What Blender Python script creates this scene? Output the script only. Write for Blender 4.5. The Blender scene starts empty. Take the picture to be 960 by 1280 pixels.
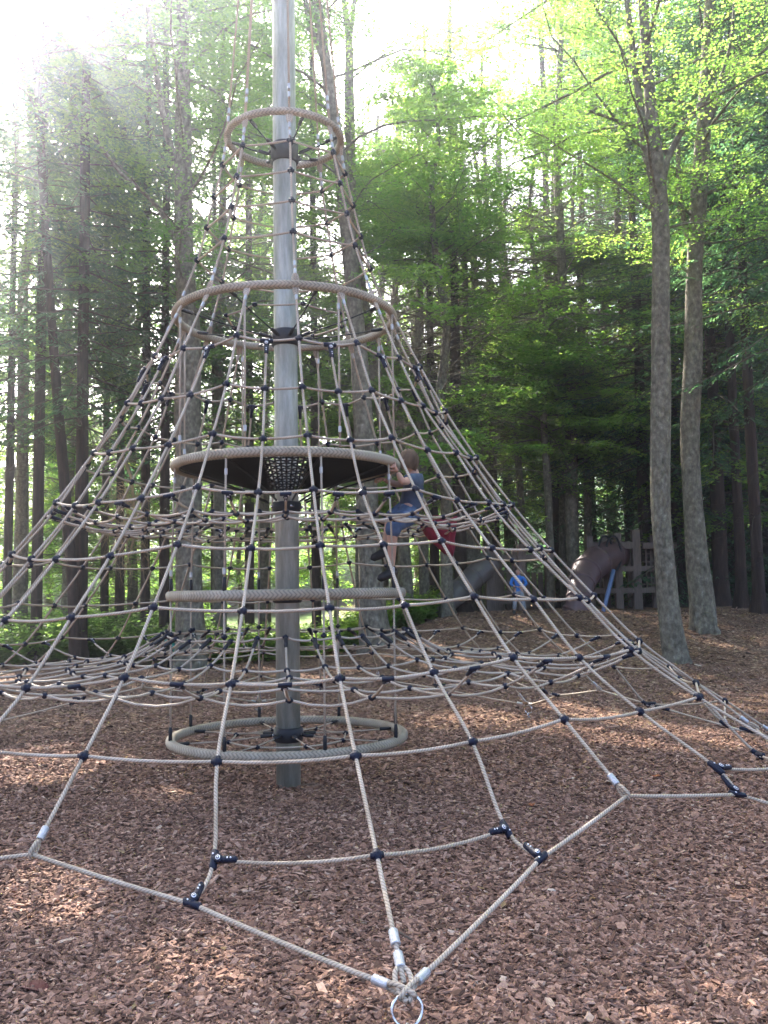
import bpy, bmesh, math, random
import numpy as np
from mathutils import Vector, Matrix, Euler
SC = bpy.context.scene
COL = SC.collection
R_ = math.radians
# ------------------------------------------------------------------ camera
FPX, PITCH, YAW, ROLL, CAMD, CAMH = 1153.2, 0.0834, 0.1053, -0.0155, 7.32, 1.5
CP = Vector((0, -CAMD, CAMH))
FW = Vector((math.sin(YAW)*math.cos(PITCH), math.cos(YAW)*math.cos(PITCH), math.sin(PITCH)))
RT = Vector((math.cos(YAW), -math.sin(YAW), 0)); UP = RT.cross(FW)
CR = RT*math.cos(ROLL)+UP*math.sin(ROLL); CU = -RT*math.sin(ROLL)+UP*math.cos(ROLL)
cam_d = bpy.data.cameras.new("camera"); cam = bpy.data.objects.new("camera", cam_d); COL.objects.link(cam)
cam.matrix_world = Matrix(((CR.x, CU.x, -FW.x, CP.x), (CR.y, CU.y, -FW.y, CP.y), (CR.z, CU.z, -FW.z, CP.z), (0, 0, 0, 1)))
cam_d.sensor_fit = 'VERTICAL'; cam_d.sensor_height = 36; cam_d.lens = FPX/1280*36
cam_d.clip_start = 0.05; cam_d.clip_end = 3000
SC.camera = cam
# ------------------------------------------------------------------ sky, sun, exposure
SUN_EL, SUN_AZ = R_(38.5), R_(-20)          # azimuth from +Y, negative = towards -X (left of the view)
w = bpy.data.worlds.new("World"); SC.world = w; w.use_nodes = True
nt = w.node_tree; bg = nt.nodes["Background"]
sky = nt.nodes.new("ShaderNodeTexSky"); sky.sky_type = 'NISHITA'; sky.sun_disc = False
sky.sun_elevation = SUN_EL; sky.sun_rotation = SUN_AZ; sky.altitude = 400; sky.air_density = 0.7; sky.dust_density = 6.0; sky.ozone_density = 1.6
nt.links.new(sky.outputs[0], bg.inputs[0]); bg.inputs[1].default_value = 0.15
sl = bpy.data.lights.new("sun", 'SUN'); sl.energy = 5.0; sl.angle = R_(0.53); sl.color = (1, .95, .88)
so = bpy.data.objects.new("sun", sl); COL.objects.link(so)
sd = Vector((math.sin(SUN_AZ)*math.cos(SUN_EL), math.cos(SUN_AZ)*math.cos(SUN_EL), math.sin(SUN_EL)))
so.rotation_euler = sd.to_track_quat('Z', 'Y').to_euler(); so.location = (-8, 20, 30)
vs = SC.view_settings; vs.view_transform = 'Standard'; vs.look = 'None'; vs.gamma = 1; vs.use_curve_mapping = False
vs.exposure = 3.12
vs.use_white_balance = True; vs.white_balance_temperature = 6700; vs.white_balance_tint = 12
SC.render.engine = 'CYCLES'
cy = SC.cycles; cy.use_denoising = True; cy.max_bounces = 7; cy.diffuse_bounces = 4; cy.transmission_bounces = 5
cy.glossy_bounces = 2; cy.transparent_max_bounces = 4; cy.volume_bounces = 0; cy.sample_clamp_indirect = 6
cy.use_adaptive_sampling = True
GLARE_HAZE = True
# ------------------------------------------------------------------ helpers
def sstep(t):
    t = max(0.0, min(1.0, t)); return t*t*(3-2*t)
def ground(x, y):
    m = .93*sstep((y-5.4)/6.8)*sstep((x-.2)/3.6)
    far = -.25*sstep((y-16)/14)*sstep((x)/4)
    und = .035*math.sin(x*1.3+1)*math.sin(y*1.1)+.02*math.sin(x*2.9+y*2.1)
    k = 1-sstep((y-30)/20)
    c = sstep((math.hypot(x, y)-2)/6)
    return m+far+und*c+.011*math.sin(3.1*x+1.7*y)*math.sin(2.3*y-1.3*x+1)+.006*math.sin(7*x-2*y)*math.sin(6*y+x)
def ray(px, py):
    return FW + CR*((px-480)/FPX) - CU*((py-640)/FPX)
FH = Vector((math.sin(YAW), math.cos(YAW), 0))
def at(px, py, d):
    """point seen at pixel px,py whose horizontal distance along the view is d"""
    r = ray(px, py); return CP + r*(d/r.dot(FH))
def on_ground(px, py):
    r = ray(px, py); t = 1.0
    while t < 200:
        p = CP+r*t
        if p.z <= ground(p.x, p.y): return p
        t += .03
    return CP+r*60
def base(px, d):
    p = at(px, 800, d); return Vector((p.x, p.y, ground(p.x, p.y)))
def tag(o, label=None, cat=None, group=None, kind=None):
    if label: o['label'] = label
    if cat: o['category'] = cat
    if group: o['group'] = group
    if kind: o['kind'] = kind
    return o
def empty(name, label, cat, loc, rz=0, group=None):
    o = bpy.data.objects.new(name, None); COL.objects.link(o); o.empty_display_size = .2
    o.location = loc; o.rotation_euler = (0, 0, rz); return tag(o, label, cat, group)
def link(name, me, parent=None, mw=None):
    o = bpy.data.objects.new(name, me); COL.objects.link(o)
    if parent:
        o.parent = parent
    if mw is not None: o.matrix_basis = mw
    return o
class MB:
    def __init__(s): s.v = []; s.f = []; s.uv = []; s.m = []
    def add(s, vs_, fs, mat=0, uvs=None):
        b = len(s.v); s.v += [tuple(v) for v in vs_]
        for i, f in enumerate(fs):
            s.f.append(tuple(b+k for k in f)); s.m.append(mat)
            s.uv.append(uvs[i] if uvs else [(0, 0)]*len(f))
    def box(s, c, sz, mat=0, rot=None, taper=1.0):
        hx, hy, hz = sz[0]/2, sz[1]/2, sz[2]/2
        P = []
        for z in (-1, 1):
            k = 1 if z < 0 else taper
            for x, y in ((-1, -1), (1, -1), (1, 1), (-1, 1)): P.append(Vector((x*hx*k, y*hy*k, z*hz)))
        if rot is not None: P = [rot @ p for p in P]
        c = Vector(c); s.add([p+c for p in P], [(0, 3, 2, 1), (4, 5, 6, 7), (0, 1, 5, 4), (1, 2, 6, 5), (2, 3, 7, 6), (3, 0, 4, 7)], mat)
    def tube(s, pts, rad, n=8, mat=0, cap=True, closed=False, v0=0.0, wob=None):
        pts = [Vector(p) for p in pts]; N = len(pts)
        rads = rad if hasattr(rad, '__len__') else [rad]*N
        if N < 2: return
        T = []
        for i in range(N):
            if closed: t = pts[(i+1) % N]-pts[i-1]
            else: t = pts[min(i+1, N-1)]-pts[max(i-1, 0)]
            T.append(t.normalized() if t.length > 1e-9 else Vector((0, 0, 1)))
        a = Vector((0, 0, 1)) if abs(T[0].z) < .9 else Vector((1, 0, 0))
        nrm = (a-T[0]*a.dot(T[0])).normalized()
        V = []; L = v0; Ls = []
        for i in range(N):
            if i:
                nrm = (nrm-T[i]*nrm.dot(T[i])).normalized(); L += (pts[i]-pts[i-1]).length
            Ls.append(L); bn = T[i].cross(nrm)
            for k in range(n):
                th = 2*math.pi*k/n; r = rads[i]
                if wob: r *= wob(i, k, th)
                V.append(pts[i]+nrm*(math.cos(th)*r)+bn*(math.sin(th)*r))
        F = []; U = []
        M = N if closed else N-1
        for i in range(M):
            j = (i+1) % N; l1 = Ls[j] if j else Ls[i]+(pts[0]-pts[i]).length
            for k in range(n):
                k2 = (k+1) % n
                F.append((i*n+k, i*n+k2, j*n+k2, j*n+k)); U.append([(k/n, Ls[i]), ((k+1)/n, Ls[i]), ((k+1)/n, l1), (k/n, l1)])
        if cap and not closed:
            F.append(tuple(range(n-1, -1, -1))); U.append([(0, 0)]*n)
            F.append(tuple((N-1)*n+k for k in range(n))); U.append([(0, 0)]*n)
        s.add(V, F, mat, U)
    def mesh(s, name, mats, smooth=True):
        me = bpy.data.meshes.new(name); me.from_pydata(s.v, [], s.f)
        for m in mats: me.materials.append(m)
        me.polygons.foreach_set('material_index', s.m)
        if smooth: me.polygons.foreach_set('use_smooth', [True]*len(s.f))
        uv = me.uv_layers.new(name='UVMap'); flat = [c for f in s.uv for p in f for c in p]
        uv.data.foreach_set('uv', flat); me.update(); return me
    def build(s, name, mats, parent=None, smooth=True):
        return link(name, s.mesh(name, mats if isinstance(mats, list) else [mats], smooth), parent)
def catmull(P, sub=4):
    P = [Vector(p) for p in P]; out = []
    for i in range(len(P)-1):
        p0 = P[max(i-1, 0)]; p1 = P[i]; p2 = P[i+1]; p3 = P[min(i+2, len(P)-1)]
        for k in range(sub):
            t = k/sub
            out.append(.5*((2*p1)+(p2-p0)*t+(2*p0-5*p1+4*p2-p3)*t*t+(3*p1-p0-3*p2+p3)*t*t*t))
    out.append(P[-1]); return out
def sagline(a, b, sag=.03, n=5, end=True):
    a = Vector(a); b = Vector(b); L = (b-a).length; out = []
    for k in range(n+1 if end else n):
        t = k/n; p = a.lerp(b, t); p.z -= sag*L*4*t*(1-t); out.append(p)
    return out
# ------------------------------------------------------------------ materials
def mat(name, base=(.5, .5, .5), rough=.8, metal=0, spec=.3):
    m = bpy.data.materials.new(name); m.use_nodes = True
    b = m.node_tree.nodes['Principled BSDF']
    b.inputs['Base Color'].default_value = (*base, 1); b.inputs['Roughness'].default_value = rough
    b.inputs['Metallic'].default_value = metal; b.inputs['Specular IOR Level'].default_value = spec
    return m
def N(m, t, **kw):
    n = m.node_tree.nodes.new(t)
    for k, v in kw.items():
        if k in n.inputs.keys(): n.inputs[k].default_value = v
        else: setattr(n, k, v)
    return n
def Lk(m, a, b): m.node_tree.links.new(a, b)
def ramp(m, fac, stops):
    r = N(m, 'ShaderNodeValToRGB'); e = r.color_ramp.elements
    while len(e) < len(stops): e.new(.5)
    for i, (p, c) in enumerate(stops): e[i].position = p; e[i].color = (*c, 1)
    Lk(m, fac, r.inputs[0]); return r
def noisy(name, stops, scale=8, rough=.8, metal=0, bump=.2, bscale=40, detail=5, stretch=(1, 1, 1), spec=.3, rand=0, bdist=.01):
    m = mat(name, (.5, .5, .5), rough, metal, spec); b = m.node_tree.nodes['Principled BSDF']
    tc = N(m, 'ShaderNodeTexCoord'); mp = N(m, 'ShaderNodeMapping', Scale=stretch)
    if rand:
        oi = N(m, 'ShaderNodeObjectInfo'); vm = N(m, 'ShaderNodeVectorMath', operation='SCALE'); vm.inputs[0].default_value = (37, 71, 13)
        Lk(m, oi.outputs['Random'], vm.inputs['Scale']); Lk(m, vm.outputs[0], mp.inputs['Location'])
    Lk(m, tc.outputs['Object'], mp.inputs[0])
    n1 = N(m, 'ShaderNodeTexNoise', Scale=scale, Detail=detail, Roughness=.65); Lk(m, mp.outputs[0], n1.inputs[0])
    r = ramp(m, n1.outputs[0], stops); Lk(m, r.outputs[0], b.inputs['Base Color'])
    if bump:
        n2 = N(m, 'ShaderNodeTexNoise', Scale=bscale, Detail=4); Lk(m, mp.outputs[0], n2.inputs[0])
        bp = N(m, 'ShaderNodeBump', Strength=bump, Distance=bdist); Lk(m, n2.outputs[0], bp.inputs['Height']); Lk(m, bp.outputs[0], b.inputs['Normal'])
    return m
def rope_mat(name, c1, c2, k=6, pitch=.1):
    m = mat(name, c1, .75, 0, .25); b = m.node_tree.nodes['Principled BSDF']
    uv = N(m, 'ShaderNodeUVMap'); sx = N(m, 'ShaderNodeSeparateXYZ'); Lk(m, uv.outputs[0], sx.inputs[0])
    a = N(m, 'ShaderNodeMath', operation='MULTIPLY'); a.inputs[1].default_value = k/pitch; Lk(m, sx.outputs[1], a.inputs[0])
    c = N(m, 'ShaderNodeMath', operation='MULTIPLY_ADD'); c.inputs[1].default_value = k/2; Lk(m, sx.outputs[0], c.inputs[0]); Lk(m, a.outputs[0], c.inputs[2])
    fr = N(m, 'ShaderNodeMath', operation='FRACT'); Lk(m, c.outputs[0], fr.inputs[0])
    pk = N(m, 'ShaderNodeMath', operation='PINGPONG'); pk.inputs[1].default_value = .5; Lk(m, fr.outputs[0], pk.inputs[0])
    r = ramp(m, pk.outputs[0], [(0, tuple(x*.45 for x in c1)), (.16, c1), (1, c2)])
    tc = N(m, 'ShaderNodeTexCoord'); nz = N(m, 'ShaderNodeTexNoise', Scale=5, Detail=5); Lk(m, tc.outputs['Object'], nz.inputs[0])
    mx = N(m, 'ShaderNodeMix', data_type='RGBA', blend_type='MULTIPLY'); mx.inputs[0].default_value = .8
    r2 = ramp(m, nz.outputs[0], [(.3, (.62, .58, .52)), (.65, (1, 1, 1))])
    Lk(m, r.outputs[0], mx.inputs[6]); Lk(m, r2.outputs[0], mx.inputs[7]); Lk(m, mx.outputs[2], b.inputs['Base Color'])
    bp = N(m, 'ShaderNodeBump', Strength=.7, Distance=.003); Lk(m, pk.outputs[0], bp.inputs['Height']); Lk(m, bp.outputs[0], b.inputs['Normal'])
    return m
def leaf_mat(name, c1, c2, t1, t2, trans=.5, gloss=.35):
    m = bpy.data.materials.new(name); m.use_nodes = True; t = m.node_tree
    for n in list(t.nodes): t.nodes.remove(n)
    out = N(m, 'ShaderNodeOutputMaterial'); at_ = N(m, 'ShaderNodeAttribute', attribute_name='tint')
    r1 = ramp(m, at_.outputs['Fac'], [(0, c1), (1, c2)]); r2 = ramp(m, at_.outputs['Fac'], [(0, t1), (1, t2)])
    df = N(m, 'ShaderNodeBsdfDiffuse'); tr = N(m, 'ShaderNodeBsdfTranslucent'); gl = N(m, 'ShaderNodeBsdfGlossy', Roughness=.45)
    gl.inputs[0].default_value = (.5, .5, .5, 1)
    Lk(m, r1.outputs[0], df.inputs[0]); Lk(m, r2.outputs[0], tr.inputs[0])
    mx = N(m, 'ShaderNodeMixShader'); mx.inputs[0].default_value = trans; Lk(m, df.outputs[0], mx.inputs[1]); Lk(m, tr.outputs[0], mx.inputs[2])
    m2 = N(m, 'ShaderNodeMixShader'); m2.inputs[0].default_value = .06*gloss/.35; Lk(m, mx.outputs[0], m2.inputs[1]); Lk(m, gl.outputs[0], m2.inputs[2])
    Lk(m, m2.outputs[0], out.inputs[0]); return m
M = {}
M['rope'] = rope_mat('tan_rope', (.45, .37, .285), (.63, .535, .43))
M['ring'] = rope_mat('braided_cover', (.36, .31, .235), (.52, .455, .355), k=1, pitch=.030)
def braid(m):
    nt = m.node_tree; uv = [n for n in nt.nodes if n.type == 'SEPXYZ'][0]; mad = [n for n in nt.nodes if n.type == 'MATH' and n.operation == 'MULTIPLY_ADD'][0]
    s8 = N(m, 'ShaderNodeMath', operation='MULTIPLY'); s8.inputs[1].default_value = 8; Lk(m, uv.outputs[0], s8.inputs[0])
    pp = N(m, 'ShaderNodeMath', operation='PINGPONG'); pp.inputs[1].default_value = 1; Lk(m, s8.outputs[0], pp.inputs[0])
    Lk(m, pp.outputs[0], mad.inputs[0]); mad.inputs[1].default_value = .9
braid(M['ring'])
M['clamp'] = mat('navy_plastic', (.005, .007, .020), .5, 0, .28)
M['black'] = mat('black_rubber', (.012, .012, .015), .55, 0, .4)
M['alu'] = noisy('aluminium', [(.3, (.36, .36, .36)), (.7, (.52, .52, .52))], 60, .5, .7, .1, 200)
M['steel'] = noisy('shiny_steel', [(.3, (.5, .5, .52)), (.7, (.7, .7, .72))], 30, .25, 1, .05, 200)
M['pole'] = noisy('galvanised_steel', [(.3, (.20, .205, .165)), (.5, (.31, .315, .265)), (.7, (.45, .45, .39))], 5, .5, .28, .08, 30, stretch=(3, 3, .5))
M['dot'] = mat('white_screw', (.75, .75, .78), .4, .3)
M['membrane'] = noisy('black_membrane', [(.3, (.006, .006, .007)), (.7, (.014, .013, .014))], 3, .9, 0, .15, 30, spec=.08)
M['beech'] = noisy('beech_bark', [(.30, (.045, .036, .022)), (.44, (.115, .098, .07)), (.56, (.19, .168, .125)), (.66, (.27, .25, .195)), (.72, (.50, .49, .42))], 14, .9, 0, .7, 30, 10, (1, 1, .7), rand=1, bdist=.02)
M['spruce'] = noisy('conifer_bark', [(.3, (.022, .015, .012)), (.55, (.065, .042, .032)), (.75, (.14, .092, .07))], 9, .95, 0, .8, 30, 8, (1.6, 1.6, .25), rand=1, bdist=.03)
M['twig'] = mat('dead_twig', (.10, .075, .055), .9)
M['leafB'] = leaf_mat('beech_leaf', (.03, .095, .012), (.10, .19, .025), (.28, .56, .09), (.55, .73, .14), .62)
M['leafC'] = leaf_mat('conifer_needles', (.012, .05, .028), (.035, .095, .045), (.07, .24, .10), (.25, .46, .16), .48, .5)
M['leafD'] = leaf_mat('dark_leaf', (.025, .06, .016), (.06, .11, .03), (.22, .48, .09), (.48, .68, .16), .6)
M['dry'] = leaf_mat('dry_needles', (.22, .15, .07), (.35, .25, .13), (.30, .20, .08), (.45, .34, .16), .4, .2)
M['wood'] = noisy('weathered_timber', [(.3, (.10, .07, .058)), (.7, (.23, .175, .145))], 12, .9, 0, .5, 60, stretch=(3, 3, .3))
M['slide'] = noisy('brown_plastic_tube', [(.3, (.10, .055, .055)), (.7, (.16, .09, .088))], 3, .5, 0, .03, 30, spec=.5)
M['slideg'] = noisy('grey_plastic_tube', [(.3, (.10, .085, .08)), (.7, (.155, .13, .12))], 3, .45, 0, .03, 30, spec=.5)
M['bluepole'] = mat('blue_grey_paint', (.16, .22, .38), .4)
def ground_mat():
    m = mat('bark_mulch', (.2, .13, .1), .95, 0, .15); b = m.node_tree.nodes['Principled BSDF']
    g = N(m, 'ShaderNodeNewGeometry')
    mp = N(m, 'ShaderNodeMapping', Scale=(1, 1.0, 1)); Lk(m, g.outputs['Position'], mp.inputs[0])
    nz = N(m, 'ShaderNodeTexNoise', Scale=9, Detail=3); Lk(m, mp.outputs[0], nz.inputs[0])
    va = N(m, 'ShaderNodeVectorMath', operation='MULTIPLY_ADD'); va.inputs[1].default_value = (.06, .06, .06)
    Lk(m, nz.outputs['Color'], va.inputs[0]); Lk(m, mp.outputs[0], va.inputs[2])
    vo = N(m, 'ShaderNodeTexVoronoi', Scale=34); Lk(m, va.outputs[0], vo.inputs[0])
    sp = N(m, 'ShaderNodeSeparateColor'); Lk(m, vo.outputs['Color'], sp.inputs[0])
    r = ramp(m, sp.outputs[0], [(0, (.055, .03, .021)), (.35, (.155, .085, .051)), (.7, (.27, .157, .10)), (.93, (.38, .26, .18)), (1, (.54, .42, .31))])
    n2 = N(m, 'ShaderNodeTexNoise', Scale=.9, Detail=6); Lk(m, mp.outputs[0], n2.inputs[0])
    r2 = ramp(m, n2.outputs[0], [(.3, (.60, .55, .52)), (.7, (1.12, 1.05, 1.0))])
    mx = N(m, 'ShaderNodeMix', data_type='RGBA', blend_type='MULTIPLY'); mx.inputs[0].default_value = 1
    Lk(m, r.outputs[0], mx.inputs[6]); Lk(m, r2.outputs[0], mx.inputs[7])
    # beyond the play area: grass in the clearing
    sx = N(m, 'ShaderNodeSeparateXYZ'); Lk(m, g.outputs['Position'], sx.inputs[0])
    n3 = N(m, 'ShaderNodeTexNoise', Scale=.5, Detail=5); Lk(m, mp.outputs[0], n3.inputs[0])
    ma = N(m, 'ShaderNodeMath', operation='MULTIPLY_ADD'); ma.inputs[1].default_value = 6; Lk(m, n3.outputs[0], ma.inputs[0]); Lk(m, sx.outputs[1], ma.inputs[2])
    mr = N(m, 'ShaderNodeMapRange'); mr.inputs['From Min'].default_value = 16.5; mr.inputs['From Max'].default_value = 18.5; Lk(m, ma.outputs[0], mr.inputs[0])
    gx = N(m, 'ShaderNodeMapRange'); gx.inputs['From Min'].default_value = 4; gx.inputs['From Max'].default_value = 1.5; Lk(m, sx.outputs[0], gx.inputs[0])
    mm = N(m, 'ShaderNodeMath', operation='MULTIPLY'); Lk(m, mr.outputs[0], mm.inputs[0]); Lk(m, gx.outputs[0], mm.inputs[1])
    n4 = N(m, 'ShaderNodeTexNoise', Scale=30, Detail=4); Lk(m, mp.outputs[0], n4.inputs[0])
    r4 = ramp(m, n4.outputs[0], [(.35, (.05, .10, .02)), (.65, (.16, .22, .05))])
    mg = N(m, 'ShaderNodeMix', data_type='RGBA'); Lk(m, mm.outputs[0], mg.inputs[0]); Lk(m, mx.outputs[2], mg.inputs[6]); Lk(m, r4.outputs[0], mg.inputs[7])
    Lk(m, mg.outputs[2], b.inputs['Base Color'])
    bp = N(m, 'ShaderNodeBump', Strength=.8, Distance=.02); Lk(m, sp.outputs[1], bp.inputs['Height']); Lk(m, bp.outputs[0], b.inputs['Normal'])
    return m
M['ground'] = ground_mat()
def chip_mat():
    m = mat('wood_chip', (.2, .13, .1), .9, 0, .2); b = m.node_tree.nodes['Principled BSDF']
    a = N(m, 'ShaderNodeAttribute', attribute_name='tone', attribute_type='INSTANCER')
    r = ramp(m, a.outputs['Fac'], [(0, (.065, .038, .026)), (.3, (.16, .088, .060)), (.6, (.31, .177, .124)), (.85, (.46, .29, .212)), (.97, (.56, .41, .30)), (1, (.70, .60, .49))])
    tc = N(m, 'ShaderNodeTexCoord'); nz = N(m, 'ShaderNodeTexNoise', Scale=3, Detail=5); Lk(m, tc.outputs['Object'], nz.inputs[0])
    r2 = ramp(m, nz.outputs[0], [(.3, (.6, .58, .56)), (.7, (1.1, 1.08, 1.05))])
    mx = N(m, 'ShaderNodeMix', data_type='RGBA', blend_type='MULTIPLY'); mx.inputs[0].default_value = 1
    Lk(m, r.outputs[0], mx.inputs[6]); Lk(m, r2.outputs[0], mx.inputs[7]); Lk(m, mx.outputs[2], b.inputs['Base Color'])
    return m
M['chip'] = chip_mat()
# ------------------------------------------------------------------ ground sheet
def make_ground():
    def axis(lo, hi, c0, c1, step):
        v = [c0]; s = step
        while v[0] > lo: s *= 1.25; v.insert(0, v[0]-s)
        x = c0
        while x < c1: x += step; v.append(x)
        s = step
        while v[-1] < hi: s *= 1.25; v.append(v[-1]+s)
        return v
    X = axis(-600, 600, -8, 10, .12); Y = axis(-500, 900, -6, 14, .12)
    V = [(x, y, ground(x, y)) for y in Y for x in X]; nx = len(X)
    F = [(j*nx+i, j*nx+i+1, (j+1)*nx+i+1, (j+1)*nx+i) for j in range(len(Y)-1) for i in range(nx-1)]
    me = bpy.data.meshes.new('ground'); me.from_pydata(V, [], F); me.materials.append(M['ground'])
    me.polygons.foreach_set('use_smooth', [True]*len(F))
    return tag(link('ground', me), kind='structure')
make_ground()
def make_chips():
    rng = np.random.default_rng(5)
    P = []
    def zone(d0, d1, dens, s):
        # wedge in front of the camera, widened beyond the frame
        A = .5*(d1*d1-d0*d0)*1.15; n = int(A*dens)
        d = np.sqrt(rng.uniform(d0*d0, d1*d1, n)); u = rng.uniform(-.575, .575, n)
        x = d*math.sin(YAW)+u*d*math.cos(YAW); y = -CAMD+d*math.cos(YAW)-u*d*math.sin(YAW)
        P.append(np.stack([x, y, np.full(n, s)], 1))
    zone(2.3, 4.5, 5600, .88); zone(4.5, 7, 3200, .95); zone(7, 10, 1300, 1.1); zone(10, 15, 420, 1.25); zone(15, 21, 120, 1.5)
    P = np.concatenate(P); n = len(P)
    z = np.array([ground(a, b) for a, b in P[:, :2]])
    s = P[:, 2]*rng.lognormal(0, .28, n)
    lift = rng.uniform(0, .012, n)
    co = np.stack([P[:, 0], P[:, 1], z+lift], 1)
    me = bpy.data.meshes.new('wood_chips'); me.vertices.add(n); me.vertices.foreach_set('co', co.ravel().astype('f'))
    def attr(nm, t, a, key):
        at_ = me.attributes.new(nm, t, 'POINT'); at_.data.foreach_set(key, a.ravel().astype('f'))
    rot = np.stack([rng.normal(0, .32, n), rng.normal(0, .32, n), rng.uniform(0, 6.28, n)], 1)
    slim = rng.uniform(.25, .75, n)
    scl = np.stack([.031*s, .031*s*slim, rng.uniform(.003, .007, n)*s], 1)
    attr('rot', 'FLOAT_VECTOR', rot, 'vector'); attr('scl', 'FLOAT_VECTOR', scl, 'vector'); attr('tone', 'FLOAT', np.clip(rng.beta(2.0, 2.2, n), 0, 1), 'value')
    ob = link('wood_chips', me); me.materials.append(M['chip']); tag(ob, kind='stuff')
    ng = bpy.data.node_groups.new('scatter_chips', 'GeometryNodeTree')
    ng.interface.new_socket('Geometry', in_out='INPUT', socket_type='NodeSocketGeometry'); ng.interface.new_socket('Geometry', in_out='OUTPUT', socket_type='NodeSocketGeometry')
    nn = ng.nodes; gi = nn.new('NodeGroupInput'); go = nn.new('NodeGroupOutput')
    m2p = nn.new('GeometryNodeMeshToPoints'); ip = nn.new('GeometryNodeInstanceOnPoints'); g2i = nn.new('GeometryNodeGeometryToInstance')
    def cyl(nv, top, loc, rz):
        c = nn.new('GeometryNodeMeshCone'); c.inputs['Vertices'].default_value = nv; c.inputs['Radius Top'].default_value = top; c.inputs['Radius Bottom'].default_value = .7; c.inputs['Depth'].default_value = 1
        t = nn.new('GeometryNodeTransform'); t.inputs['Rotation'].default_value = (0, 0, rz); t.inputs['Translation'].default_value = loc
        ng.links.new(c.outputs['Mesh'], t.inputs[0]); return t.outputs[0]
    cu = nn.new('GeometryNodeMeshCube'); cu.inputs['Size'].default_value = (1.5, .8, .9)
    outs = [cyl(3, .5, (0, 0, -.5), .2), cyl(4, .5, (0, 0, -.5), .5), cyl(5, .55, (0, 0, -.5), 0), cu.outputs['Mesh'], cyl(4, .3, (0, 0, -.5), 1.0)]
    for o_ in reversed(outs): ng.links.new(o_, g2i.inputs[0])
    sm = nn.new('GeometryNodeSetMaterial'); sm.inputs['Material'].default_value = M['chip']
    def na(nm, ty):
        a = nn.new('GeometryNodeInputNamedAttribute'); a.data_type = ty; a.inputs['Name'].default_value = nm
        return [o for o in a.outputs if o.enabled and o.name == 'Attribute'][0]
    ng.links.new(gi.outputs[0], m2p.inputs['Mesh']); ng.links.new(m2p.outputs[0], ip.inputs['Points'])
    ng.links.new(g2i.outputs[0], sm.inputs[0]); ng.links.new(sm.outputs[0], ip.inputs['Instance']); ip.inputs['Pick Instance'].default_value = True
    e2r = nn.new('FunctionNodeEulerToRotation'); ng.links.new(na('rot', 'FLOAT_VECTOR'), e2r.inputs[0])
    ng.links.new(e2r.outputs[0], ip.inputs['Rotation']); ng.links.new(na('scl', 'FLOAT_VECTOR'), ip.inputs['Scale'])
    ng.links.new(ip.outputs[0], go.inputs[0])
    md = ob.modifiers.new('scatter', 'NODES'); md.node_group = ng
make_chips()
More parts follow.
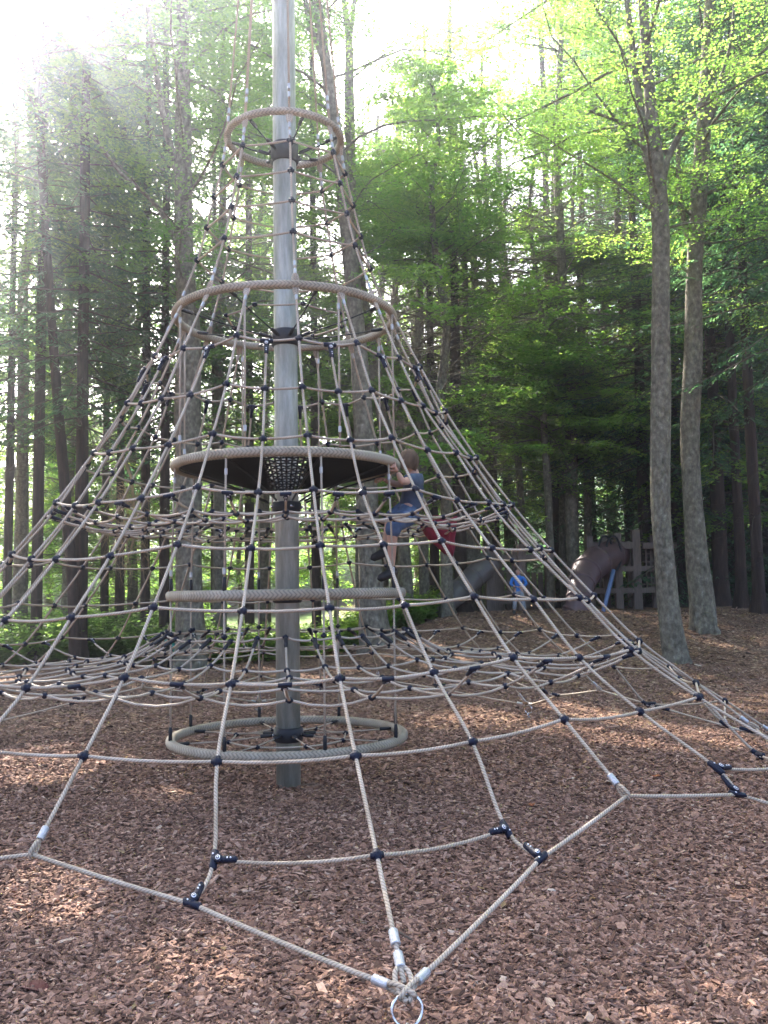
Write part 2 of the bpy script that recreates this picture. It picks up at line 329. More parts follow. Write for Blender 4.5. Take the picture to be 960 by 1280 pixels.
NODES = [
  [(1.080,-3.057,3.220),(1.110,-2.860,3.180),(1.090,-2.664,3.220),(1.110,-2.468,3.180),(1.080,-2.271,3.220),(1.110,-2.075,3.180),(1.090,-1.878,3.220),(1.110,-1.682,3.180),(1.080,-1.486,3.220),(1.110,-1.289,3.180),(1.079,-1.093,3.240),(1.105,-0.897,3.174),(1.111,-0.700,3.207),(1.097,-0.504,3.188),(1.090,-0.311,3.251),(1.110,-0.116,3.199),(1.080,0.084,3.226),(1.110,0.277,3.186),(1.090,0.474,3.227),(1.087,0.674,3.168),(1.085,0.870,3.193),(1.109,1.067,3.160),(1.090,1.263,3.220),(1.110,1.459,3.180),(1.080,1.656,3.220),(1.110,1.852,3.180),(1.090,2.049,3.220),(1.110,2.245,3.180),(1.080,2.441,3.220),(1.110,2.638,3.180),(1.090,2.834,3.220),(1.110,3.030,3.180)],
  [(1.280,-3.057,2.830),(1.270,-2.860,2.820),(1.280,-2.664,2.860),(1.270,-2.468,2.820),(1.280,-2.271,2.830),(1.270,-2.075,2.820),(1.280,-1.878,2.860),(1.270,-1.682,2.820),(1.280,-1.486,2.830),(1.270,-1.289,2.820),(1.285,-1.093,2.867),(1.292,-0.897,2.824),(1.308,-0.700,2.818),(1.314,-0.504,2.810),(1.280,-0.312,2.872),(1.270,-0.110,2.832),(1.280,0.085,2.842),(1.270,0.277,2.826),(1.280,0.471,2.853),(1.279,0.674,2.812),(1.284,0.870,2.810),(1.261,1.067,2.803),(1.280,1.263,2.860),(1.270,1.459,2.820),(1.280,1.656,2.830),(1.270,1.852,2.820),(1.280,2.049,2.860),(1.270,2.245,2.820),(1.280,2.441,2.830),(1.270,2.638,2.820),(1.280,2.834,2.860),(1.270,3.030,2.820)],
  [(1.550,-3.057,2.450),(1.510,-2.860,2.450),(1.510,-2.664,2.490),(1.510,-2.468,2.450),(1.550,-2.271,2.450),(1.510,-2.075,2.450),(1.510,-1.878,2.490),(1.510,-1.682,2.450),(1.550,-1.486,2.450),(1.510,-1.289,2.450),(1.522,-1.093,2.489),(1.528,-0.897,2.451),(1.554,-0.700,2.445),(1.555,-0.504,2.442),(1.510,-0.313,2.499),(1.510,-0.098,2.458),(1.550,0.086,2.475),(1.510,0.273,2.460),(1.510,0.474,2.491),(1.521,0.674,2.435),(1.547,0.870,2.445),(1.524,1.067,2.445),(1.510,1.263,2.490),(1.510,1.459,2.450),(1.550,1.656,2.450),(1.510,1.852,2.450),(1.510,2.049,2.490),(1.510,2.245,2.450),(1.550,2.441,2.450),(1.510,2.638,2.450),(1.510,2.834,2.490),(1.510,3.030,2.450)],
  [(1.810,-3.057,2.090),(1.740,-2.860,2.090),(1.770,-2.664,2.120),(1.740,-2.468,2.090),(1.810,-2.271,2.090),(1.740,-2.075,2.090),(1.770,-1.878,2.120),(1.740,-1.682,2.090),(1.810,-1.486,2.090),(1.740,-1.289,2.090),(1.774,-1.093,2.128),(1.770,-0.897,2.078),(1.826,-0.700,2.071),(1.827,-0.504,2.074),(1.770,-0.309,2.132),(1.740,-0.098,2.094),(1.810,0.088,2.102),(1.740,0.270,2.094),(1.770,0.474,2.129),(1.775,0.674,2.074),(1.793,0.870,2.079),(1.764,1.067,2.096),(1.770,1.263,2.120),(1.740,1.459,2.090),(1.810,1.656,2.090),(1.740,1.852,2.090),(1.770,2.049,2.120),(1.740,2.245,2.090),(1.810,2.441,2.090),(1.740,2.638,2.090),(1.770,2.834,2.120),(1.740,3.030,2.090)],
  [(2.110,-3.057,1.730),(2.030,-2.860,1.730),(2.050,-2.664,1.770),(2.030,-2.468,1.730),(2.110,-2.271,1.730),(2.030,-2.075,1.730),(2.050,-1.878,1.770),(2.030,-1.682,1.730),(2.110,-1.486,1.730),(2.030,-1.289,1.730),(2.054,-1.093,1.769),(2.059,-0.897,1.723),(2.131,-0.700,1.709),(2.106,-0.504,1.716),(2.050,-0.309,1.772),(2.030,-0.101,1.742),(2.110,0.088,1.751),(2.030,0.279,1.760),(2.050,0.468,1.785),(2.058,0.674,1.748),(2.094,0.870,1.746),(2.022,1.067,1.772),(2.050,1.263,1.770),(2.030,1.459,1.730),(2.110,1.656,1.730),(2.030,1.852,1.730),(2.050,2.049,1.770),(2.030,2.245,1.730),(2.110,2.441,1.730),(2.030,2.638,1.730),(2.050,2.834,1.770),(2.030,3.030,1.730)],
  [(2.460,-3.057,1.390),(2.340,-2.860,1.400),(2.350,-2.664,1.430),(2.340,-2.468,1.400),(2.460,-2.271,1.390),(2.340,-2.075,1.400),(2.350,-1.878,1.430),(2.340,-1.682,1.400),(2.460,-1.486,1.390),(2.340,-1.289,1.400),(2.350,-1.093,1.430),(2.340,-0.897,1.400),(2.459,-0.700,1.359),(2.423,-0.504,1.373),(2.350,-0.310,1.422),(2.340,-0.102,1.395),(2.460,0.089,1.406),(2.340,0.278,1.409),(2.350,0.469,1.451),(2.366,0.674,1.425),(2.425,0.870,1.427),(2.340,1.067,1.400),(2.350,1.263,1.430),(2.340,1.459,1.400),(2.460,1.656,1.390),(2.340,1.852,1.400),(2.350,2.049,1.430),(2.340,2.245,1.400),(2.460,2.441,1.390),(2.340,2.638,1.400),(2.350,2.834,1.430),(2.340,3.030,1.400)],
  [(2.790,-3.057,1.090),(2.670,-2.860,1.060),(2.660,-2.664,1.100),(2.670,-2.468,1.060),(2.790,-2.271,1.090),(2.670,-2.075,1.060),(2.660,-1.878,1.100),(2.670,-1.682,1.060),(2.790,-1.486,1.090),(2.670,-1.289,1.060),(2.660,-1.093,1.100),(2.670,-0.897,1.060),(2.790,-0.700,1.090),(2.742,-0.504,1.027),(2.660,-0.312,1.078),(2.670,-0.105,1.045),(2.790,0.090,1.070),(2.670,0.283,1.070),(2.660,0.474,1.119),(2.678,0.674,1.089),(2.747,0.870,1.105),(2.670,1.067,1.060),(2.660,1.263,1.100),(2.670,1.459,1.060),(2.790,1.656,1.090),(2.670,1.852,1.060),(2.660,2.049,1.100),(2.670,2.245,1.060),(2.790,2.441,1.090),(2.670,2.638,1.060),(2.660,2.834,1.100),(2.670,3.030,1.060)],
  [(3.220,-3.057,0.810),(3.050,-2.860,0.770),(3.040,-2.664,0.800),(3.050,-2.468,0.770),(3.220,-2.271,0.810),(3.050,-2.075,0.770),(3.040,-1.878,0.800),(3.050,-1.682,0.770),(3.220,-1.486,0.810),(3.050,-1.289,0.770),(3.040,-1.093,0.800),(3.050,-0.897,0.770),(3.220,-0.700,0.810),(3.050,-0.504,0.770),(3.040,-0.312,0.759),(3.050,-0.105,0.738),(3.220,0.091,0.773),(3.050,0.289,0.771),(3.040,0.473,0.831),(3.057,0.674,0.813),(3.145,0.870,0.836),(3.050,1.067,0.770),(3.040,1.263,0.800),(3.050,1.459,0.770),(3.220,1.656,0.810),(3.050,1.852,0.770),(3.040,2.049,0.800),(3.050,2.245,0.770),(3.220,2.441,0.810),(3.050,2.638,0.770),(3.040,2.834,0.800),(3.050,3.030,0.770)],
  [(3.720,-3.057,0.510),(3.380,-2.860,0.420),None,(3.380,-2.468,0.420),(3.720,-2.271,0.510),(3.380,-2.075,0.420),None,(3.380,-1.682,0.420),(3.720,-1.486,0.510),(3.380,-1.289,0.420),None,(3.380,-0.897,0.420),(3.720,-0.700,0.510),(3.380,-0.504,0.420),None,(3.380,-0.091,0.401),(3.720,0.090,0.485),(3.380,0.284,0.443),None,(3.478,0.674,0.564),(3.720,0.870,0.510),(3.380,1.067,0.420),None,(3.380,1.459,0.420),(3.720,1.656,0.510),(3.380,1.852,0.420),None,(3.380,2.245,0.420),(3.720,2.441,0.510),(3.380,2.638,0.420),None,(3.380,3.030,0.420)],
  [(4.270,-3.057,0.140),(3.600,-2.860,0.360),(3.430,-2.664,0.480),(3.600,-2.468,0.360),(4.270,-2.271,0.140),(3.600,-2.075,0.360),(3.430,-1.878,0.480),(3.600,-1.682,0.360),(4.270,-1.486,0.140),(3.600,-1.289,0.360),(3.430,-1.093,0.480),(3.600,-0.897,0.360),(4.270,-0.700,0.140),(3.600,-0.504,0.360),(3.430,-0.314,0.428),(3.600,-0.104,0.298),(4.270,0.087,0.206),(3.600,0.295,0.368),(3.430,0.476,0.518),(3.585,0.674,0.447),(4.270,0.870,0.140),(3.600,1.067,0.360),(3.430,1.263,0.480),(3.600,1.459,0.360),(4.270,1.656,0.140),(3.600,1.852,0.360),(3.430,2.049,0.480),(3.600,2.245,0.360),(4.270,2.441,0.140),(3.600,2.638,0.360),(3.430,2.834,0.480),(3.600,3.030,0.360)],
]
# ------------------------------------------------------------------ climbing net
PHI = 0.085; ST = math.pi/16
def pol(R, a, z): return Vector((R*math.sin(a), -R*math.cos(a), z))
ND = [[None if q is None else pol(*q) for q in row] for row in NODES]
def nd(l, m): return ND[l][(m+16) % 32]
net = empty('climbing_net', 'tall cone-shaped rope climbing net hung on a grey steel pole over wood chips', 'climbing net', (0, 0, 0))
RR = .0091
def frame_m(p, x, y):
    """matrix with local X along x, local Y near y"""
    x = x.normalized(); z = x.cross(y).normalized(); y2 = z.cross(x)
    return Matrix(((x.x, y2.x, z.x, p.x), (x.y, y2.y, z.y, p.y), (x.z, y2.z, z.z, p.z), (0, 0, 0, 1)))
# shared meshes ----------------------------------------------------
def ball_mesh():
    b = MB(); pr = []
    n = 9
    for i in range(n+1):
        t = math.pi*i/n; r = .0265*math.sin(t)
        pr.append((-.0265*math.cos(t)*1.0, max(r, .0008)))
    b.tube([(x, 0, 0) for x, r in pr], [r for x, r in pr], 12)
    b.tube([(-.030, 0, 0), (.030, 0, 0)], .0145, 10); b.tube([(0, -.030, 0), (0, .030, 0)], .0145, 10)
    b.tube([(-.003, 0, 0), (.003, 0, 0)], .0278, 14)
    m = b.mesh('rope_clamp', [M['clamp']]); m.transform(Matrix.Scale(.86, 4)); return m
def tee_mesh():
    b = MB()
    b.tube([(-.05, 0, 0), (-.044, 0, 0), (.044, 0, 0), (.05, 0, 0)], [.014, .0185, .0185, .014], 12)
    b.tube([(0, .0, 0), (0, .04, 0), (0, .115, 0), (0, .122, 0)], [.022, .0185, .0165, .012], 12)
    b.tube([(0, .030, .006), (0, .030, .021)], [.024, .021], 14)
    for y in (.078, .096): b.tube([(0, y, .014), (0, y, .0185)], .0045, 8, 1)
    b.tube([(-.022, .0, .015), (-.022, 0, .0205)], .0045, 8, 1)
    return b.mesh('tee_connector', [M['clamp'], M['dot']])
def screw_mesh():
    b = MB(); b.tube([(0, .030, .019), (0, .030, .0225)], .0125, 14, 1); b.tube([(0, .030, .0225), (0, .030, .0235)], .0085, 12, 0); b.tube([(0, .030, .0235), (0, .030, .0245)], .0045, 10, 1)
    return b.mesh('screw', [M['clamp'], M['dot']])
SCREW = screw_mesh()
def ferrule_mesh():
    b = MB(); b.tube([(-.03, 0, 0), (-.027, 0, 0), (.027, 0, 0), (.03, 0, 0)], [.0145, .0165, .0165, .0145], 22); return b.mesh('ferrule', [M['alu']], False)
def sleeve_mesh():
    b = MB(); b.tube([(-.05, 0, 0), (-.045, 0, 0), (.02, 0, 0), (.05, 0, 0)], [.011, .0145, .0145, .011], 10); return b.mesh('rope_sleeve', [M['black']])
BALL, TEE, FER, SLV = ball_mesh(), tee_mesh(), ferrule_mesh(), sleeve_mesh()
nball = 0
loose_clamps = []
def ball(p, x, y):
    global nball
    if nball >= 300: loose_clamps.append(frame_m(p, x, y)); return
    nball += 1; link('rope_clamp', BALL, net, frame_m(p, x, y))
def tee(p, x, arm, out=None, small=False):
    raw = arm.normalized()
    x = x.normalized(); arm = (arm-x*arm.dot(x)).normalized()
    mz = x.cross(arm)
    if out is None: out = (CP-p)
    if mz.dot(out) < 0: x = -x
    fm = frame_m(p, x, arm); z_ = x.cross(arm).normalized(); ra = raw
    if abs(ra.dot(x)) > .8: ra = (arm+x*(.8 if ra.dot(x) > 0 else -.8)).normalized()
    sh = fm.inverted() @ Matrix(((x.x, ra.x, z_.x, p.x), (x.y, ra.y, z_.y, p.y), (x.z, ra.z, z_.z, p.z), (0, 0, 0, 1)))
    if small: sh = sh @ Matrix.Scale(.8, 4)
    sh = sh @ Matrix.Scale(.9, 4); m1 = TEE.copy(); m1.transform(sh); t_ = link('tee_connector', m1, net, fm)
    m1 = SCREW.copy(); m1.transform(sh); link('screw', m1, t_)
def ferr(p, x, me=FER, nm='ferrule', s=1.0):
    y = Vector((0, 0, 1)) if abs(x.normalized().z) < .9 else Vector((1, 0, 0))
    link(nm, me, net, frame_m(p, x, y) @ Matrix.Scale(s, 4))
# pole --------------------------------------------------------------
b = MB(); b.tube([(0, 0, -.2), (0, 0, 3), (0, 0, 5), (0, 0, 9.9)], .094, 40); b.build('pole', M['pole'], net)
b = MB(); b.tube([(0, 0, 9.88), (0, 0, 9.92), (0, 0, 10.0)], [.13, .13, .05], 24); b.build('pole_cap', M['black'], net)
for z, h in ((.39, .11), (3.52, .13), (5.06, .16), (1.44, .07), (2.16, .08)):
    b = MB(); b.tube([(0, 0, z-h/2), (0, 0, z-h/2+.01), (0, 0, z+h/2-.01), (0, 0, z+h/2)], [.104, .114, .114, .104], 28); b.build('pole_collar', M['black'], net)
    for k in range(4 if z > 1 else 6):
        a = k*1.571+.3; q = pol(.118, a, z); bb = MB(); bb.tube([q, q+pol(.012, a, 0)], .012, 8); bb.build('bolt', M['steel'] if z < 3 else M['black'], net)
# rings: rope-covered hoops with a raised herringbone braid
def ring(R, z, r):
    b = MB(); n = int(2*math.pi*R/.0085); n -= n % 6; ns = 20
    def wob(i, k, th):
        sec = min((k/2.5) % 2, 2-(k/2.5) % 2)
        ph = (i*.0085/.030 + sec*.9)*2*math.pi
        return 1+.05*math.sin(ph)-(.05 if k % 5 == 0 else 0)
    b.tube([pol(R, 2*math.pi*i/n, z) for i in range(n)], r, ns, closed=True, wob=wob)
    return b.build('braided_ring', M['ring'], net)
RING = [(.462, 5.18, .029), (.868, 3.675, .032), (.868, 2.475, .037), (.893, 1.472, .040), (.893, .375, .036)]
for a in RING: ring(*a)
# meridian ropes -----------------------------------------------------
out_dir = lambda p: Vector((p.x, p.y, .6)).normalized()
anchor_nodes = {}
for m in range(-16, 16):
    cls = [0, 1, 2, 1][m % 4]
    L8 = [nd(l, m) for l in range(8)]
    P = list(L8)
    if cls == 0: P += [nd(8, m), nd(9, m)]
    elif cls == 1: P += [nd(8, m), nd(9, m)]
    else: P += [nd(9, m)]
    if m % 2 == 0:
        d = (P[0]-P[1]); a = math.atan2(P[0].x, -P[0].y); top = pol(.868, a, 3.675); P = [top]+P
        t = (P[0]-P[1]).normalized()
        ferr(top-t*.12, t, s=.72)
        # short eye loop round the ring
        lb = MB(); side = Vector((math.cos(a), math.sin(a), 0)); lp = []
        for k in range(13):
            th = 2*math.pi*k/12; lp.append(top-t*.045+t*(.052*math.cos(th))+side*(.018*math.sin(th)))
        lb.tube(lp, .008, 6); lb.build('rope_eye', M['rope'], net)
    pts = catmull(P, 4)
    if cls == 0: pts = pts[:-1]+[pts[-1].lerp(pts[-2], .28)]
    b = MB(); b.tube(pts, RR, 8, v0=random.random()); b.build('rope', M['rope'], net)
# level ropes --------------------------------------------------------
rg = random.Random(3)
for l in range(8):
    pts = []
    for m in range(-16, 16): pts += sagline(nd(l, m), nd(l, m+1), rg.uniform(.012, .034), 5, end=False)
    b = MB(); b.tube(pts, RR*.96, 8, closed=True); b.build('rope', M['rope'], net)
    for m in range(-16, 16):
        p = nd(l, m); x = nd(l, m+1)-nd(l, m-1); y = nd(l+1, m)-p if nd(l+1, m) is not None else p-nd(l-1, m)
        if l == 0 and m % 2: tee(p, x, y, out_dir(p))
        else: ball(p, x, y)
# bottom level around each anchor
for m in range(-16, 16, 4):
    A, B, Cc = nd(8, m-1), nd(8, m), nd(8, m+1)
    pts = sagline(A, B, .03, 6, end=False)+sagline(B, Cc, .03, 6)
    b = MB(); b.tube(pts, RR*.96, 8); b.build('rope', M['rope'], net)
    ball(B, Cc-A, nd(9, m)-B)
    for s, e in ((-1, A), (1, Cc)):
        tee(e, nd(9, m+s)-nd(7, m+s), B-e)
# perimeter rope ------------------------------------------------------
for m in range(-16, 16, 4):
    P = [nd(9, m), nd(9, m+1), nd(9, m+2), nd(9, m+3), nd(9, m+4)]
    pts = []
    for i in range(4): pts += sagline(P[i], P[i+1], .006, 5, end=(i == 3))
    u0 = (P[1]-P[0]).normalized(); u1 = (P[3]-P[4]).normalized()
    pts[0] = P[0]+u0*.10; pts[-1] = P[4]+u1*.10
    b = MB(); b.tube(pts, RR*1.05, 10); b.build('perimeter_rope', M['rope'], net)
    for j, k in ((1, m+1), (3, m+3)):
        tee(P[j], P[j+1]-P[j-1], nd(8, k)-P[j])
    md = P[2]; up = (nd(7, m+2)-md).normalized()
    ferr(md+up*.10, up)
    lb = MB(); side = (P[3]-P[1]).normalized()
    lb.tube([md+up*.07-up.cross(side)*.0, md+up*.045+up.cross(side)*.014, md+up.cross(side)*.020, md-up*.018, md-up.cross(side)*.020, md+up*.045-up.cross(side)*.014, md+up*.07], .009, 8)
    lb.build('rope_eye', M['rope'], net)
# ground anchors ------------------------------------------------------
for m in range(-16, 16, 4):
    c = nd(9, m); a = math.atan2(c.x, -c.y); rd = pol(1, a, 0); tg = Vector((math.cos(a), math.sin(a), 0))
    dirs = [((nd(8, m)-c).normalized(), 2), ((nd(9, m+1)-c).normalized(), 1), ((nd(9, m-1)-c).normalized(), 1)]
    for u, nf in dirs:
        L = .135 if nf == 2 else .11
        sd_ = u.cross(Vector((0, 0, 1))).normalized() if nf == 2 else Vector((0, 0, 1))*.6+rd*.4
        lb = MB(); q = []
        for k in range(17):
            t = 2*math.pi*k/16
            ww = .026*math.sin(t)*(1-.25*math.cos(t))
            q.append(c+u*(L*.5-.035-L*.5*math.cos(t))+sd_*ww)
        lb.tube(q, RR*1.0, 8); lb.build('rope_eye', M['rope'], net)
        ferr(c+u*(L-.01), u, s=1.05)
        if nf == 2:
            ferr(c+u*(L+.085), u, s=1.05)
            lb = MB(); lb.tube([c+u*(L-.04), c+u*(L+.12), nd(8, m).lerp(c, .3)], RR, 8); lb.build('rope', M['rope'], net)
    g = ground(c.x, c.y)
    lb = MB(); q = []
    cc = c+rd*.012-Vector((0, 0, .052)); 
    for k in range(24):
        t = 2*math.pi*k/24; q.append(cc+tg*(.05*math.cos(t))+(Vector((0, 0, 1))+rd*-.25)*(.047*math.sin(t)))
    lb.tube(q, .0062, 8, closed=True); lb.build('steel_ring', M['steel'], net)
    for i in range(3):
        lc = cc-Vector((0, 0, .072+.045*i)); lb = MB(); q = []
        ax = rd if i % 2 == 0 else tg
        for k in range(16):
            t = 2*math.pi*k/16; q.append(lc+ax*(.017*math.cos(t))+Vector((0, 0, 1))*(.031*math.sin(t)))
        lb.tube(q, .0055, 6, closed=True); lb.build('chain_link', M['steel'], net)
# upper cone: eight ropes ring1 -> ring2, with five level ropes ---------
UL = [(.50, 4.93), (.565, 4.66), (.625, 4.40), (.70, 4.13)]
UA = [PHI+k*math.pi/4 for k in range(8)]
for a in UA:
    P = [pol(.462, a, 5.18)]+[pol(R, a, z) for R, z in UL]+[pol(.868, a, 3.675)]
    b = MB(); b.tube(catmull(P, 4), RR*.95, 8); b.build('rope', M['rope'], net)
    for q, w_ in ((P[0], P[1]), (P[-1], P[-2])):
        t = (w_-q).normalized(); ferr(q+t*.12, t, s=.74); ferr(q+t*.19, t, s=.74)
        lb = MB(); side = Vector((math.cos(a), math.sin(a), 0)); lp = [q+t*(.045+.055*math.cos(k*math.pi/6))+side*(.02*math.sin(k*math.pi/6)) for k in range(13)]
        lb.tube(lp, .009, 6); lb.build('rope_eye', M['rope'], net)
    # stay rope from ring 1 to the pole head
    P0 = pol(.462, a, 5.20); P1 = pol(.11, a, 9.6); t = (P1-P0).normalized()
    b = MB(); b.tube([P0, P1], RR*.9, 8); b.build('rope', M['rope'], net); ferr(P0+t*.12, t, s=.74); ferr(P0+t*.19, t, s=.74)
for R, z in UL:
    pts = []
    for k in range(8):
        pts += sagline(pol(R, UA[k], z), pol(R, UA[(k+1) % 8], z), .02, 6, end=False)
    b = MB(); b.tube(pts, RR*.9, 8, closed=True); b.build('rope', M['rope'], net)
    for a in UA: ball(pol(R, a, z), Vector((math.cos(a), math.sin(a), 0)), Vector((0, 0, 1)))
# spokes with black sleeves ---------------------------------------------
def spokes(R, z, n, ph, zc, mid=None, long=False):
    for k in range(n):
        a = ph+2*math.pi*k/n; p0 = pol(R-.03, a, z); p1 = pol(.112, a, zc)
        b = MB(); b.tube([p0, p0.lerp(p1, .5)-Vector((0, 0, .01)), p1], RR*.62, 6); b.build('rope', M['rope'] if not long else M['black'], net)
        t = (p1-p0).normalized(); ferr(p1-t*.06, t, SLV, 'rope_sleeve'); ferr(p0+t*.05, -t, SLV, 'rope_sleeve')
    if mid:
        pts = []
        for k in range(n): pts += sagline(pol(mid, ph+2*math.pi*k/n, z-.01), pol(mid, ph+2*math.pi*(k+1)/n, z-.01), .02, 4, end=False)
        b = MB(); b.tube(pts, RR*.8, 6, closed=True); b.build('rope', M['rope'], net)
        for k in range(n): loose_clamps.append(frame_m(pol(mid, ph+2*math.pi*k/n, z-.01), Vector((1, 0, 0)), Vector((0, 1, 0))))
spokes(.462, 5.18, 6, .35, 5.06, long=True)
spokes(.868, 3.675, 8, .28, 3.52, .48, long=True)
spokes(.893, 1.472, 8, .28, 1.44, .5)
spokes(.893, .375, 8, .28, .39, .47)
# hangers between the rings ----------------------------------------------
for (R0, z0), (R1, z1), ph in (((.868, 3.675), (.868, 2.475), .45), ((.868, 2.475), (.893, 1.472), .28), ((.893, 1.472), (.893, .375), .28)):
    for k in range(8):
        a = ph+k*math.pi/4; p0 = pol(R0+.01, a, z0-.03); p1 = pol(R1+.01, a, z1+.04)
        b = MB(); b.tube([p0, p0.lerp(p1, .5), p1], RR*.85, 8); b.build('hanger_rope', M['rope'], net)
        if z1 < 1: ferr(p1+Vector((0, 0, .04)), Vector((0, 0, 1)), SLV, 'rope_sleeve'); loose_clamps.append(frame_m(p0.lerp(p1, .25), Vector((1, 0, 0)), Vector((0, 0, 1))))
        else: ferr(p1+Vector((0, 0, .13)), Vector((0, 0, 1)), s=.74); ferr(p0-Vector((0, 0, .1)), Vector((0, 0, 1)), s=.74)
        if abs(z1-1.472) < .01: ferr(p1+Vector((0, 0, .04)), Vector((0, 0, 1)), SLV, 'rope_sleeve')
# level webs ---------------------------------------------------------------
def web(level, prof, seed):
    r2 = random.Random(seed); rad = []
    for m in range(-16, 16):
        p0 = nd(level, m).lerp(nd(level, m+1), .5); p0.z -= .018; a = math.atan2(p0.x, -p0.y)
        rad.append([p0]+[pol(R*(1+r2.uniform(-.012, .012)), a+r2.uniform(-.012, .012), z+r2.uniform(-.018, .018)) for R, z in prof])
        x = nd(level, m+1)-nd(level, m); tee(p0, x, rad[-1][1]-p0, CP-p0, True)
    for i, P in enumerate(rad):
        b = MB(); q = [P[0]]
        for k in range(len(P)-1): q += sagline(P[k], P[k+1], .03, 3)[1:]
        b.tube(q, RR*.92, 6); b.build('web_rope', M['rope'], net)
        t = (P[-2]-P[-1]).normalized(); ferr(P[-1]+t*.06, t, SLV, 'rope_sleeve')
    for k in range(1, len(prof)+1):
        pts = []
        for i in range(32): pts += sagline(rad[i][k], rad[(i+1) % 32][k], r2.uniform(.02, .09), 4, end=False)
        b = MB(); b.tube(pts, RR*.92, 6, closed=True); b.build('web_rope', M['rope'], net)
        for i in range(32): loose_clamps.append(frame_m(rad[i][k], rad[(i+1) % 32][k]-rad[i-1][k], rad[i][k-1]-rad[i][k]))
web(6, [(2.33, .925), (1.98, .93), (1.62, .96), (1.26, 1.0), (.96, 1.17)], 1)
web(3, [(1.55, 2.0), (1.30, 1.97), (1.10, 1.99), (.92, 2.06)], 2)
# the clamps on the webs, too small and too many to pick apart: one part
me0 = BALL; nv = len(me0.vertices); co = np.empty(nv*3); me0.vertices.foreach_get('co', co); co = co.reshape(-1, 3)
fc = [tuple(p.vertices) for p in me0.polygons]
b = MB()
for mx_ in loose_clamps:
    A = np.array(mx_); b.add((co*.8) @ A[:3, :3].T+A[:3, 3], fc)
o = b.build('small_clamps', M['clamp'], net); o['kind'] = 'stuff'
# seat of ring 3: black membrane cone with a woven wedge towards the front ------
b = MB(); n = 120; prof = [(.86, 2.462), (.74, 2.428), (.6, 2.392), (.46, 2.358), (.32, 2.318), (.22, 2.292), (.14, 2.268)]
def wedge(R, a): return abs(a)*R < .085+.085*(R/.83)
V = []
for dz in (0, .012):
    for R, z in prof:
        for k in range(n): V.append(pol(R, 2*math.pi*k/n-math.pi, z+dz))
F = []; K = len(prof)
for i in range(K-1):
    for k in range(n):
        am = 2*math.pi*(k+.5)/n-math.pi; Rm = (prof[i][0]+prof[i+1][0])/2
        if wedge(Rm, am) and i < K-1: continue
        p, q, r_, s_ = i*n+k, i*n+(k+1) % n, (i+1)*n+(k+1) % n, (i+1)*n+k
        F.append((p, s_, r_, q)); o_ = K*n; F.append((o_+p, o_+q, o_+r_, o_+s_))
b.add(V, F); b.build('membrane', M['membrane'], net)
def zc(R):
    for (R0, z0), (R1, z1) in zip(prof, prof[1:]):
        if R1 <= R <= R0: return z1+(z0-z1)*(R-R1)/(R0-R1)
    return prof[-1][1]
b = MB()
for i in range(15):
    R = .14+.70*i/14; h = (.10+.09*(R/.83))/R; b.tube([pol(R, -h+2*h*k/8, zc(R)+.006*(1 if (k+i) % 2 else -1)) for k in range(9)], .0085, 5)
for k in range(-4, 5):
    b.tube([pol(R, k/4*(.09+.085*(R/.83))/R, zc(R)+.004) for R in (.14, .22, .32, .46, .6, .74, .85)], .0085, 5)
b.build('woven_panel', M['black'], net)
for k in range(8):
    a = .28+k*math.pi/4; b = MB(); b.tube([pol(.84, a, 2.435), pol(.5, a, 2.335), pol(.16, a, 2.2)], .008, 6); b.build('lacing_cord', M['black'], net)
# ------------------------------------------------------------------ foliage
def leaf_mesh(name, pos, axis, nrm, size, width, tint, mt, fold=.0):
    """one four-sided leaf per row: pos base point, axis unit length dir, nrm unit normal"""
    n = len(pos); side = np.cross(axis, nrm); side /= np.linalg.norm(side, axis=1, keepdims=True)+1e-9
    s = size[:, None]; w_ = (size*width)[:, None]
    tip = pos+axis*s; mid = pos+axis*s*.5-nrm*s*fold
    co = np.empty((n, 4, 3), 'f'); co[:, 0] = pos; co[:, 1] = mid+side*w_; co[:, 2] = tip; co[:, 3] = mid-side*w_
    me = bpy.data.meshes.new(name); me.vertices.add(n*4); me.vertices.foreach_set('co', co.ravel())
    me.loops.add(n*4); me.loops.foreach_set('vertex_index', np.arange(n*4, dtype='i'))
    me.polygons.add(n); me.polygons.foreach_set('loop_start', np.arange(0, n*4, 4, dtype='i'))
    a = me.attributes.new('tint', 'FLOAT', 'FACE'); a.data.foreach_set('value', tint.astype('f'))
    me.materials.append(mt); me.update(calc_edges=True); return me
def unit(v): return v/(np.linalg.norm(v, axis=-1, keepdims=True)+1e-9)
def trunk_pt(path, z):
    for a, b in zip(path, path[1:]):
        if a.z <= z <= b.z: return a.lerp(b, (z-a.z)/max(b.z-a.z, 1e-6))
    return path[-1] if z > path[-1].z else path[0]
